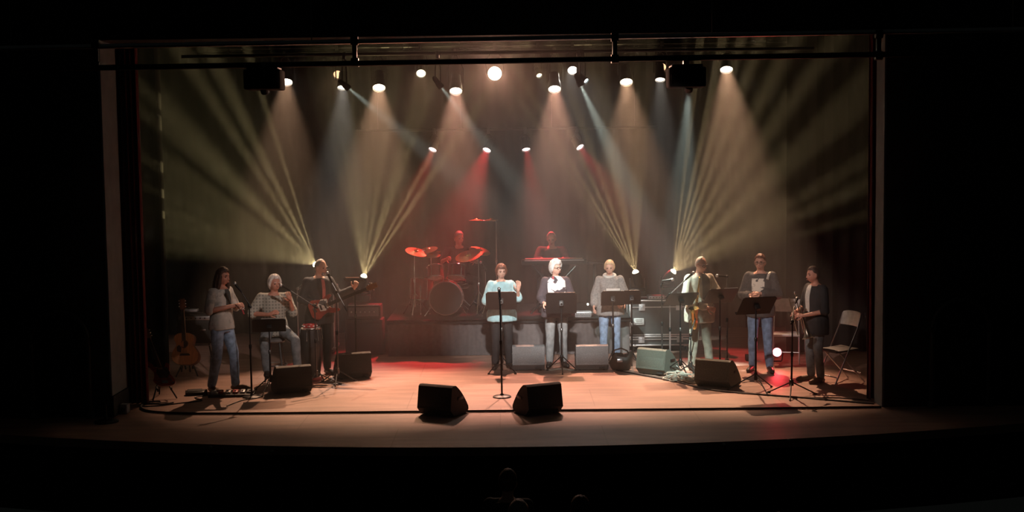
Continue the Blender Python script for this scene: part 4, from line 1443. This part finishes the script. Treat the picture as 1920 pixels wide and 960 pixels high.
def hair_mesh(c, R, s, style, seed):
    """solid cap of hair with a real hairline; style = (front, side, back elevation in degrees, thickness, extra back length)"""
    fr, sd, bk, th = style[:4]
    m = MB()
    seg, rows = 40, 9
    vv, ff = [], []
    for i in range(seg):
        az = 2 * pi * i / seg            # 0 = front
        w = cos(az)
        aa = abs(math.degrees(math.atan2(sin(az), cos(az))))
        q_ = max(0.0, min(1.0, (aa - 46) / 36))
        q_ = q_ * q_ * (3 - 2 * q_)
        e0 = (fr + (sd - fr) * q_) if w > 0 else (sd + (bk - sd) * min(1, -w * 1.4) ** .8)
        e0 += 5 * noise.noise(V((sin(az) * 4, cos(az) * 4, seed)))
        for j in range(rows + 1):
            e = radians(e0 + (90 - e0) * j / rows)
            d = V((sin(az) * cos(e), -cos(az) * cos(e), sin(e)))
            t_ = th * (1 + .35 * noise.noise(d * 5 + V((seed, 0, 0))) + .25 * noise.noise(d * 14 + V((0, seed, 0)))) * (.5 + .5 * min(1, j / 2))
            p = V((d.x * (.075 + t_), d.y * (.095 + t_) + .004, d.z * (.118 + t_)))
            vv.append(p)
    W = rows + 1
    for i in range(seg):
        i2 = (i + 1) % seg
        for j in range(rows):
            ff.append((i * W + j, i2 * W + j, i2 * W + j + 1, i * W + j + 1))
    ci = len(vv)
    vv.append(V((0, .01, .02)))
    for i in range(seg):
        ff.append((ci, ((i + 1) % seg) * W, i * W))
    m.add(vv, ff)
    if len(style) > 4 and style[4]:
        ln = style[4]
        for k in range(9):
            az = radians(70 + 220 * k / 8)
            a0 = V((sin(az) * .082, -cos(az) * .095 + .006, .02))
            a1 = V((sin(az) * .092, -cos(az) * .105 + .012, -.08))
            a2 = a1 + V((sin(az) * .015, .012, -ln))
            m.tube([a0, a1, (a1 + a2) / 2 + V((0, .006, 0)), a2], [.024, .03, .026, .012], 8)
    return [R @ (q * s) + V(c) for q in m.v], m.f


def hand_pieces(w, d, nrm, side, curl, mb, fin):
    """palm goes into the fused body, fingers and thumb stay separate; d = finger direction, nrm = back of the hand"""
    d, nrm = V(d).normalized(), V(nrm)
    nrm = (nrm - d * nrm.dot(d)).normalized()
    lat = d.cross(nrm) * side
    R = Matrix((lat, d, nrm)).transposed()
    mb.ball(V(w) + d * .048, (.040, .050, .017), R, 12, 8)
    mb.cap(V(w), V(w) + d * .02, .026, .026, 10)
    for k, (off, ln) in enumerate(((-.030, .068), (-.010, .078), (.010, .074), (.029, .058))):
        p = V(w) + d * .085 + lat * off
        pts = [p - d * .02, p]
        dirn = (d + lat * (off * 2.5)).normalized()
        a = 0
        for sgm in (.45, .32, .23):
            a += curl * (1.0 if sgm != .45 else .8)
            dd = (dirn * cos(a) - nrm * sin(a))
            pts.append(pts[-1] + dd * ln * sgm)
        fin.tube(pts, [.0095, .0095, .0088, .008, .0062], 7)
    p = V(w) + d * .025 - lat * .034
    td = (d * .75 - lat * .75 - nrm * .25).normalized()
    td2 = (d * .95 - lat * .2 - nrm * .35).normalized()
    fin.tube([p - td * .01, p + td * .03, p + td * .05 + td2 * .005, p + td * .05 + td2 * .032], [.013, .0115, .0095, .007], 7)


def person(label, loc, yaw, H, J, skin, hair, head_rot=(0, 0, 0), top=None, trousers=None, shoes='leather', hands=None, layers=(), female=False, curl=.5, glasses=False, belly=0.0, seed=1, beard=None, voxel=.0095, skirtless=True):
    t = thing('person', label, 'person', loc, yaw)
    s = H / 1.735
    j = {k: V(v_) * s for k, v_ in {**BASE, **J}.items()}
    pel, che, nek, hd = j['pelvis'], j['chest'], j['neck'], j['head']
    lat_p = (j['hL'] - j['hR']).normalized()
    lat_s = (j['sL'] - j['sR']).normalized()
    wf = .92 if female else 1.0

    def torso(g, z_low=-.10, z_top=1.0, flare=0.0, n_=12):
        sp = [pel + (pel - che).normalized() * .12 * s, pel, pel.lerp(che, .5) + V((0, -.01, 0)), che, che.lerp(nek, .62), nek]
        prof = [(.150, .105), (.168, .115), (.150, .105 + belly), (.172, .122), (.166, .100), (.072, .066)]
        if female:
            prof = [(.165, .11), (.175, .118), (.138, .105 + belly), (.160, .125), (.152, .094), (.062, .058)]
        key = [-.12, 0, .5, 1.0, 1.35, 1.62]
        R_ = []
        for i in range(n_ + 1):
            q = z_low + (1.62 * z_top - z_low) * i / n_
            for a in range(5):
                if q <= key[a + 1] or a == 4:
                    u_ = (q - key[a]) / (key[a + 1] - key[a])
                    break
            c = sp[a].lerp(sp[a + 1], u_)
            w = prof[a][0] + (prof[a + 1][0] - prof[a][0]) * u_
            d = prof[a][1] + (prof[a + 1][1] - prof[a][1]) * u_
            lx = lat_p.lerp(lat_s, max(0, min(1, q))).normalized()
            ax = (sp[a + 1] - sp[a]).normalized()
            dy = ax.cross(lx).normalized()
            lx = dy.cross(ax).normalized()
            f = flare * max(0, (.5 - q))
            R_.append((c, lx, dy, w * s + g + f, d * s + g + f))
        return ring_loft(R_), R_

    # ---- body: one continuous figure
    b, rings = torso(0)
    fin = MB()
    for sd, sg in (('L', 1), ('R', -1)):
        S, E, W_, Hh, K, A, T = [j[k + sd] for k in 'sewhkat']
        b.cap(nek - V((0, 0, .045)), S - V((0, 0, .004)), .050 * s * wf, .052 * s * wf)
        b.cap(S, E, .054 * s * wf, .041 * s * wf)
        b.cap(E, W_, .041 * s * wf, .027 * s * wf)
        b.cap(Hh, K, .085 * s, .055 * s)
        b.cap(K, A, .055 * s, .036 * s)
        b.cap(A - V((0, 0, .02)), T + V((0, 0, .005)), .036, .028)
        hspec = (hands or {}).get(sd)
        if hspec:
            dv, nv = hspec[:2]
            cu = hspec[2] if len(hspec) > 2 else curl
        else:
            dv, nv, cu = (W_ - E), V((sg, 0, .2)), curl
        hand_pieces(W_, dv, nv, sg, cu, b, fin)
    R = Euler([radians(a) for a in head_rot], 'XYZ').to_matrix()
    b.cap(nek - V((0, 0, .02)), hd + R @ V((0, .018, -.075)) * s, .056 * s * wf, .052 * s * wf)
    hv, hf = head_mesh(hd, R, s * (1.0 if not female else .97))
    b.add(hv, hf)
    body = link('body', remesh(b, voxel, 3, extra=fin), skin, t)
    # ---- face
    for sx in (-1, 1):
        MB().ball(hd + R @ V((sx * .031, -.078, .004)) * s, (.013 * s, .008 * s, .008 * s), R, 10, 6).build('eye', 'eye', t)
        MB().cap(hd + R @ V((sx * .018, -.094, .027)) * s, hd + R @ V((sx * .045, -.084, .027)) * s, .0055 * s, .004 * s, 8).build('eyebrow', hair[1] if hair else 'hair_grey', t)
    MB().ball(hd + R @ V((0, -.099, -.062)) * s, (.022 * s, .007 * s, .006 * s), R, 12, 6).build('mouth', 'lip', t)
    if hair:
        m = MB()
        m.add(*hair_mesh(hd, R, s, hair[0], seed))
        if len(hair[0]) > 4 and hair[0][4]:
            link('hair', remesh(m, .010, 2, .004, 60, seed), hair[1], t)
        else:
            m.build('hair', hair[1], t)
    if beard:
        m = MB()
        m.ball(hd + R @ V((0, -.075, -.088)) * s, (.045 * s, .03 * s, .032 * s), R, 14, 8)
        m.build('beard', beard, t)
    if glasses:
        g = MB()
        for sx in (-1, 1):
            pts = [hd + R @ V((sx * .034 + .026 * cos(a * pi / 6), -.104 + .006 * abs(cos(a * pi / 6)), .004 + .018 * sin(a * pi / 6))) * s for a in range(12)]
            g.tube(pts, .003, 6, True)
            g.tube([hd + R @ V((sx * .060, -.096, .008)) * s, hd + R @ V((sx * .080, -.02, .010)) * s, hd + R @ V((sx * .082, .02, .0)) * s], .0025, 6)
        g.tube([hd + R @ V((-.01, -.106, .008)) * s, hd + R @ V((.01, -.106, .008)) * s], .003, 6)
        g.build('glasses', 'black_metal', t)
    # ---- clothes that follow the body

    def legs(mb, g, hem=1.0):
        for sd in 'LR':
            Hh, K, A = j['h' + sd], j['k' + sd], j['a' + sd]
            mb.cap(Hh, K, .088 * s + g, .060 * s + g)
            mb.cap(K, A + (K - A) * .03, .060 * s + g, .050 * s + g)
        return mb
    if trousers:
        mt, g = trousers[0], .010
        m, _ = torso(.012, -.10, .22)
        legs(m, g)
        link('trousers', remesh(m, .012, 4, .007, 11, seed), mt, t)
    if shoes:
        for sd in 'LR':
            A, T = j['a' + sd], j['t' + sd]
            m = MB()
            f_ = (T - A)
            f_.z = 0
            f_ = f_.normalized()
            m.cap(A + V((0, 0, .015)), A - V((0, 0, .03)), .046, .046)
            m.cap(A - f_ * .035 - V((0, 0, .045)), A + f_ * .01 - V((0, 0, .045)), .038, .042)
            m.cap(A - f_ * .01 - V((0, 0, .03)), T + f_ * .015, .044, .036)
            m.cap(T - f_ * .03, T + f_ * .03 - V((0, 0, .005)), .044, .034)
            link('shoe', remesh(m, .009, 3, flat=.004), shoes, t)
    for L_ in ([top] if top else []) + list(layers):
        nm, mt, g = L_['name'], L_['mat'], L_.get('g', .012)
        if L_.get('ring'):                # soft collar lying round the neck
            pts = [nek + V((cos(a * pi / 8) * .092, sin(a * pi / 8) * .085, .0 + .022 * sin(a * pi / 8))) * s for a in range(16)]
            MB().tube(pts, L_['ring'], 8, True).build(nm, mt, t)
            continue
        if L_.get('strap'):
            MB().tube([V(q) * s for q in L_['strap']], .020, 8).build(nm, mt, t)
            continue
        if L_.get('front'):               # a panel on the chest: shirt front, print or scarf
            lo, hi, half, off = L_['front']
            _, rr = torso(g, lo, hi, 0, 14)
            m = MB()
            vv, ff = [], []
            nn = 8
            for c, lx, dy, w, d in rr:
                for k in range(nn + 1):
                    a = -pi / 2 + off + (k / nn - .5) * 2 * half
                    ca, sa = cos(a), sin(a)
                    for ex in (0, .006):
                        vv.append(c + lx * ((w + ex) * math.copysign(abs(ca) ** .85, ca)) + dy * ((d + ex) * math.copysign(abs(sa) ** .85, sa)))
            W_ = (nn + 1) * 2
            for a in range(len(rr) - 1):
                for k in range(nn):
                    p = a * W_ + 2 * k
                    ff.append((p + 1, p + 3, p + W_ + 3, p + W_ + 1))
                    ff.append((p, p + W_, p + W_ + 2, p + 2))
            for a in range(len(rr) - 1):
                p = a * W_
                ff.append((p, p + 1, p + W_ + 1, p + W_))
                p += 2 * nn
                ff.append((p, p + W_, p + W_ + 1, p + 1))
            for k in range(nn):
                ff.append((2 * k, 2 * k + 2, 2 * k + 3, 2 * k + 1))
                p = (len(rr) - 1) * W_ + 2 * k
                ff.append((p, p + 1, p + 3, p + 2))
            m.add(vv, ff).build(nm, mt, t)
            continue
        m, _ = torso(g, L_.get('hem', -.05), L_.get('neck', .93), L_.get('flare', .05))
        sl = L_.get('sleeve', 1.0)
        for sd in 'LR':
            S, E, W_ = j['s' + sd], j['e' + sd], j['w' + sd]
            lo_ = L_.get('loose', 0)
            m.cap(nek.lerp(S, .28) - V((0, 0, .045)), S - V((0, 0, .004)), .052 * s * wf + g * .7, .056 * s * wf + g * .8)
            if sl <= .5:
                m.cap(S, S.lerp(E, sl * 2), .056 * s * wf + g, .050 * s * wf + g + lo_)
            else:
                m.cap(S, E, .056 * s * wf + g, .047 * s * wf + g + lo_)
                m.cap(E, E.lerp(W_, (sl - .5) * 2 - .06), .047 * s * wf + g + lo_, .034 * s * wf + g + lo_)
        link(nm, remesh(m, .0125, 4, L_.get('wrinkle', .007), 10, seed + 3), mt, t)
    return t


SHORT = (38, 16, -30, .016)
BOWL = (26, 0, -38, .024)
BOB = (32, -24, -50, .034)
FRINGE = (70, 14, -30, .012)
LONG = (34, -5, -55, .022, .15)

# 1 long-haired man at the far left, turned towards the middle, hands in front of him
person('standing long-haired man in light shirt and jeans at the left curtain', (-3.92, 1.46, 0), 62, 1.76,
       dict(head=(0.0, -.05, 1.60), neck=(0, -.005, 1.46), eL=(.27, -.03, 1.15), eR=(-.26, -.01, 1.15), wL=(.06, -.26, 1.19), wR=(-.04, -.27, 1.21),
            aL=(.13, -.10, .085), tL=(.17, -.29, .035), kL=(.12, -.10, .5), aR=(-.13, .10, .085), tR=(-.19, -.08, .035), kR=(-.115, .0, .5)),
       'skin_c', (LONG, 'hair_dark'), (6, 0, -4), dict(name='shirt', mat='shirt_light', g=.010, hem=-.06, sleeve=.55, loose=.008, flare=.05, wrinkle=.010), ('jeans_light',), 'leather_brown',
       {'L': ((-.45, -.8, .25), (.5, -.3, .7), .7), 'R': ((.5, -.8, .2), (-.5, -.2, .75), .7)}, (dict(name='undershirt', mat='jacket_dark', front=(.6, .93, .18, 0), g=.020),), seed=2)
t_ = thing('shaker', 'small pale shaker in the hands of the long-haired man', 'instrument', (-3.60, 1.33, 1.205))
MB().ball((0, 0, 0), (.035, .032, .042), None, 14, 10).build('shell', 'white_plastic', t_)
MB().cyl((0, 0, -.035), (.03, -.02, -.10), .010).build('handle', 'print_red', t_)

# 2 white-haired man on the tall stool
person('white-haired man in plaid shirt sitting on the tall stool, hands raised', (-3.32, 2.20, 0), 14, 1.72,
       dict(pelvis=(0, .03, .80), chest=(0, .0, 1.14), neck=(.01, -.01, 1.32), head=(.02, -.04, 1.46), sL=(.19, 0, 1.255), sR=(-.185, .0, 1.26), hL=(.095, .0, .78), hR=(-.095, .0, .78),
            eL=(.27, -.10, 1.03), wL=(.22, -.28, 1.22), eR=(-.32, -.06, 1.03), wR=(-.09, -.24, 1.03),
            kL=(.27, -.38, .66), aL=(.30, -.36, .20), tL=(.34, -.54, .16), kR=(-.18, -.42, .66), aR=(-.14, -.30, .22), tR=(-.16, -.48, .18)),
       'skin_c', ((40, -22, -46, .028), 'hair_white'), (4, 0, 20), dict(name='shirt', mat='shirt_plaid', g=.016, hem=-.10, sleeve=.55, loose=.012, flare=.05, wrinkle=.010), ('jeans_grey',), 'leather',
       {'L': ((-.2, -.35, .9), (.3, -.9, -.2), .55), 'R': ((.85, -.35, .35), (-.2, -.7, .7), .4)}, belly=.025, seed=3)

# 3 bass player
person('bald bass player in black jacket standing behind the bass guitar', (-2.74, 2.74, 0), 30, 1.77,
       dict(head=(.02, -.05, 1.60), eL=(.27, -.10, 1.18), wL=(.43, -.30, 1.28), eR=(-.26, .02, 1.13), wR=(-.10, -.20, 1.06)),
       'skin_b', ((72, 10, -30, .006), 'hair_grey'), (10, 0, 28), dict(name='jacket', mat='jacket_black', g=.018, hem=-.16, sleeve=.97, flare=.08), ('trouser_black',), 'leather',
       {'L': ((.25, -.5, .8), (-.2, -.9, -.3), 1.0), 'R': ((.8, -.3, -.35), (.1, -.9, .4), .6)}, (dict(name='shirt_front', mat='shirt_red', front=(.35, .9, .10, .1), g=.021),), seed=4, beard='hair_grey')
guitar('dark red electric bass guitar held by the bald bass player', (-2.65, 2.47, 1.06), (-.36, -.05, .93), (.93, -.06, .37), (.0, -1, .12), 'bass', 'bass_guitar')

# 4 drummer
person('drummer in dark clothes seated behind the drum kit under the red lamps', (-.77, 6.15, .6), 8, 1.73,
       dict(pelvis=(0, 0, .56), chest=(0, -.03, .92), neck=(0, -.06, 1.10), head=(.0, -.09, 1.24), sL=(.19, -.05, 1.04), sR=(-.19, -.05, 1.04), hL=(.095, -.03, .54), hR=(-.095, -.03, .54),
            eL=(.30, -.14, .82), wL=(.22, -.38, .86), eR=(-.31, -.14, .84), wR=(-.25, -.40, .90), kL=(.28, -.40, .50), aL=(.29, -.38, .085), tL=(.32, -.55, .035), kR=(-.26, -.42, .50), aR=(-.27, -.40, .085), tR=(-.30, -.57, .035)),
       'skin_b', (SHORT, 'hair_grey'), (6, 0, 22), dict(name='shirt', mat='jacket_black', g=.014, hem=-.10, sleeve=.45), ('trouser_black',), 'leather', None, (), curl=1.2, seed=5, voxel=.011)
for sx, lab in ((.20, 'right'), (-.26, 'left')):
    o_ = MB()
    o_.cap((0, 0, 0), (-.1 * (1 if sx > 0 else -.6), -.33, .06), .007, .005, 8)
    st_ = o_.build('drumstick', 'wood_neck')
    st_.location = (-.77 + sx + .06, 6.15 - .42, .6 + (.86 if sx > 0 else .90))
    tag(st_, 'wooden drumstick held by the drummer over the %s side of the kit' % lab, 'drumstick')

# 5 keyboard player
person('keyboard player in dark shirt seated behind the dark stage keyboard', (.86, 5.93, .6), 0, 1.74,
       dict(pelvis=(0, 0, .54), chest=(0, -.03, .90), neck=(0, -.06, 1.08), head=(.0, -.10, 1.215), sL=(.19, -.05, 1.02), sR=(-.19, -.05, 1.02), hL=(.095, -.03, .52), hR=(-.095, -.03, .52),
            eL=(.28, -.20, .84), wL=(.18, -.46, .90), eR=(-.28, -.20, .84), wR=(-.18, -.46, .90), kL=(.20, -.42, .50), aL=(.20, -.40, .085), tL=(.22, -.58, .035), kR=(-.20, -.42, .50), aR=(-.20, -.40, .085), tR=(-.22, -.58, .035)),
       'skin_b', ((66, 14, -30, .012), 'hair_grey'), (16, 0, -6), dict(name='shirt', mat='sweater_dark', g=.014, hem=-.10, sleeve=.95), ('trouser_black',), 'leather', {'L': ((0, -1, -.15), (0, -.1, 1), .5), 'R': ((0, -1, -.15), (0, -.1, 1), .5)}, (), seed=6, voxel=.011)

# 6 woman in the cyan blouse
person('woman with short auburn hair in cyan blouse and black trousers', (0.0, 3.12, 0), 6, 1.62,
       dict(eL=(.27, .0, 1.16), wL=(.26, -.15, 1.30), eR=(-.25, .0, 1.13), wR=(-.10, -.22, 1.12), head=(0, -.03, 1.60)),
       'skin_b', ((28, -20, -42, .024), 'hair_red'), (4, 0, 6), dict(name='blouse', mat='shirt_cyan', g=.018, hem=-.14, sleeve=.50, loose=.014, flare=.10, wrinkle=.009), ('trouser_black',), 'leather',
       {'L': ((.1, -.25, 1), (.3, -.8, .2), .4), 'R': ((.75, -.6, .1), (-.2, -.6, .8), .5)}, (), True, seed=7)

# 7 white-haired woman
person('white-haired woman with glasses in dark cardigan and grey trousers', (.84, 3.22, 0), 4, 1.665,
       dict(eL=(.245, .01, 1.13), wL=(.13, -.22, 1.10), eR=(-.25, .01, 1.12), wR=(-.21, -.20, 1.05), head=(0, -.03, 1.60)),
       'skin_b', (BOB, 'hair_white'), (2, 0, 34), dict(name='cardigan', mat='cardigan', g=.017, hem=-.12, sleeve=.85, loose=.008, flare=.10), ('trouser_grey',), 'leather',
       {'L': ((-.5, -.8, -.1), (.4, -.3, .8), .6), 'R': ((.5, -.8, -.1), (-.4, -.3, .8), .6)}, (dict(name='top', mat='top_print', front=(.30, 1.0, .85, 0), g=.019),), True, glasses=True, seed=8)

# 8 fair-haired singer in grey sweater
person('fair-haired singer in grey sweater with pale collar and blue jeans', (1.69, 3.52, 0), -4, 1.63,
       dict(eL=(.25, .02, 1.13), wL=(.22, -.20, 1.02), eR=(-.24, .02, 1.12), wR=(-.26, -.12, .98), head=(.0, -.03, 1.60)),
       'skin_b', ((36, -14, -40, .018), 'hair_blond'), (10, 0, -4), dict(name='sweater', mat='sweater_grey', g=.022, hem=-.12, sleeve=.93, loose=.014, flare=.08, wrinkle=.010), ('jeans_light',), 'leather',
       {'L': ((-.4, -.9, -.1), (.4, -.3, .8), .6)}, (dict(name='collar', mat='shirt_white', ring=.024),), True, seed=9)

# 9 saxophonist
person('bald saxophonist in pale open jacket playing a golden saxophone', (2.98, 2.74, 0), 22, 1.73,
       dict(eL=(.26, -.08, 1.16), wL=(.06, -.30, 1.17), eR=(-.25, -.02, 1.10), wR=(-.05, -.32, .98), head=(.0, -.05, 1.60), aL=(.15, -.05, .085), tL=(.20, -.23, .035), aR=(-.13, .03, .085)),
       'skin_a', ((74, 16, -26, .006), 'hair_white'), (12, 0, 12), dict(name='jacket', mat='jacket_sand', g=.020, hem=-.20, sleeve=.95, loose=.010, flare=.10, wrinkle=.010), ('trouser_sand',), 'leather',
       {'L': ((-.75, -.6, -.15), (.3, -.8, .3), .9), 'R': ((.6, -.75, -.2), (-.3, -.75, .3), .9)}, (dict(name='shirt_front', mat='jacket_dark', front=(-.05, 1.0, .30, .2), g=.023),), seed=10, glasses=True)
sx_ = thing('saxophone', 'golden saxophone hanging in front of the saxophonist', 'saxophone', (2.90, 2.40, 1.0))
MB().tube([(.055, .19, .41), (.045, .10, .44), (.04, .06, .42), (.03, .04, .33)], [.006, .009, .011, .013], 10).build('neck', 'brass', sx_)
MB().cap((.056, .23, .395), (.055, .185, .412), .009, .011, 8).build('mouthpiece', 'ebony', sx_)
bd = [(.03, .04, .34), (.01, .03, .20), (-.01, .02, .05), (-.03, .01, -.10), (-.045, 0, -.20), (-.055, -.03, -.27), (-.06, -.09, -.29), (-.065, -.14, -.25), (-.07, -.16, -.17), (-.075, -.175, -.08), (-.08, -.19, -.02), (-.082, -.195, .0)]
MB().tube(bd, [.013, .018, .023, .028, .032, .035, .038, .042, .048, .056, .068, .078], 16).build('body_tube', 'brass', sx_)
for k in range(7):
    q = V(bd[1]).lerp(V(bd[4]), k / 6)
    MB().rev([(0, .014 + .001 * k), (.006, .014 + .001 * k), (.008, .006)], q + V((0, -.022 - .001 * k, 0)), (0, -1, .1), 12).build('key', 'brass', sx_)
for s_ in (-1, 1):
    MB().tube([V(bd[1]) + V((s_ * .026, -.01, 0)), V(bd[4]) + V((s_ * .036, -.01, 0))], .003, 6).build('key_rod', 'brass', sx_)

# 10 man in the dark sweater
person('man with glasses in dark sweater with white print and blue jeans', (3.86, 2.56, 0), -16, 1.77,
       dict(eL=(.25, .0, 1.13), wL=(.02, -.25, 1.17), eR=(-.25, .0, 1.13), wR=(-.12, -.26, 1.14), head=(.0, -.03, 1.60), aL=(.14, -.04, .085), tL=(.19, -.22, .035)),
       'skin_a', ((36, 14, -32, .016), 'hair_red'), (4, 0, -6), dict(name='sweater', mat='sweater_dark', g=.020, hem=-.12, sleeve=.93, loose=.010, flare=.06, wrinkle=.009), ('jeans',), 'leather',
       {'L': ((-.75, -.55, .1), (.3, -.5, .8), .6), 'R': ((.75, -.55, .1), (-.3, -.5, .8), .6)}, (dict(name='shirt_print', mat='print_white', front=(.35, .78, .42, -.12), g=.024), dict(name='strap', mat='ivory', strap=[(.11, -.112, 1.36), (.125, -.075, 1.425), (.14, -.01, 1.450), (.15, .05, 1.435), (.15, .10, 1.37)])), glasses=True, seed=11, belly=.02)

# 11 trombone player
person('trombone player in black jacket standing beside the white folding chair', (4.45, 1.60, 0), -66, 1.655,
       dict(eL=(.26, -.02, 1.08), wL=(.12, -.30, 1.02), eR=(-.25, -.04, 1.10), wR=(-.05, -.30, 1.06), head=(.0, -.045, 1.60)),
       'skin_c', ((40, 14, -32, .014), 'hair_dark'), (4, 0, -2), dict(name='jacket', mat='jacket_black', g=.018, hem=-.22, sleeve=.60, flare=.08), ('jeans_grey',), 'leather_brown',
       {'L': ((-.5, -.85, .1), (.5, -.4, .7), .9), 'R': ((.4, -.9, .1), (-.5, -.4, .7), .9)}, (dict(name='shirt_front', mat='shirt_white', front=(.1, .96, .20, 0), g=.021),), seed=12)
tb = thing('trombone', 'silvery trombone held bell down by the trombone player', 'trombone', (4.19, 1.42, .95))
u0, u1 = V((-.07, -.02, .33)), V((.06, .0, -.24))
sd_ = V((-.085, 0, -.035))
MB().tube([u1 + V((0, 0, .02)), u0], .008, 8).build('slide_tube', 'brass_worn', tb)
MB().tube([u1 + sd_ + V((0, 0, .02)), u0 + sd_ + V((0, 0, -.02))], .008, 8).build('slide_tube', 'brass_worn', tb)
MB().tube([u0 - (u0 - u1) * .18, u0 + sd_ - (u0 - u1) * .18], .006, 6).build('slide_brace', 'brass_worn', tb)
MB().cap(u0, u0 + V((-.004, 0, .02)), .012, .014).build('mouthpiece', 'chrome', tb)
MB().rev([(0, .009), (.12, .013), (.22, .022), (.30, .040), (.345, .068), (.36, .088), (.358, .088), (.342, .064), (.30, .036)], (.02, -.03, .06), (.26, -.06, -1), 22).build('bell', 'brass_worn', tb)
MB().tube([(.02, -.03, .07), (.01, -.03, .14), (.0, -.02, .16), (-.015, -.01, .13), u1.lerp(u0, .35)], .009, 8).build('tuning_slide', 'brass_worn', tb)

# audience in the dark hall
AUD = ((.19, -6.1, -.62, 'hair_grey', 'short grey hair'), (.715, -6.0, -.64, 'hair_dark', 'dark hair'), (.10, -5.05, -.62, 'hair_dark', 'dark hair, one row ahead of the others'), (2.25, -6.6, -.66, 'hair_grey', 'grey hair at the right'))
for k, (x, y, dz, hr, lab) in enumerate(AUD):
    person('audience member with %s in the dark hall' % lab, (x, y, -.90), 180 + (6 if k % 2 else -8), 1.72,
           dict(pelvis=(0, 0, .52), chest=(0, -.0, .88), neck=(0, -.02, 1.06), head=(.0, -.05, 1.195), sL=(.165, -.01, 1.0), sR=(-.165, -.01, 1.0), hL=(.095, -.03, .50), hR=(-.095, -.03, .50),
                eL=(.20, -.08, .74), wL=(.12, -.28, .64), eR=(-.20, -.08, .74), wR=(-.12, -.28, .64), kL=(.13, -.44, .50), aL=(.13, -.42, .085), tL=(.15, -.60, .035), kR=(-.13, -.44, .50), aR=(-.13, -.42, .085), tR=(-.15, -.60, .035)),
           'skin_b', (SHORT, hr), (4, 0, 0), dict(name='jacket', mat='jacket_dark', g=.016, hem=-.10, sleeve=.95), ('trouser_black',), 'leather', None, (), seed=20 + k, voxel=.014)
    st = thing('theatre_seat', 'dark theatre seat under the audience member with %s' % lab, 'seat', (x, y, -.90))
    MB().box((0, .0, .325), (.43, .46, .10), None, .03).build('seat', 'seat_fabric', st)
    MB().box((0, -.29, .60), (.43, .08, .52), (radians(8), 0, 0), .03).build('backrest', 'seat_fabric', st)
    for s_ in (-1, 1):
        MB().box((s_ * .228, -.02, .26), (.022, .42, .50), None, .01).build('side_panel', 'black_paint', st)

bpy.data.scenes.remove(bench)
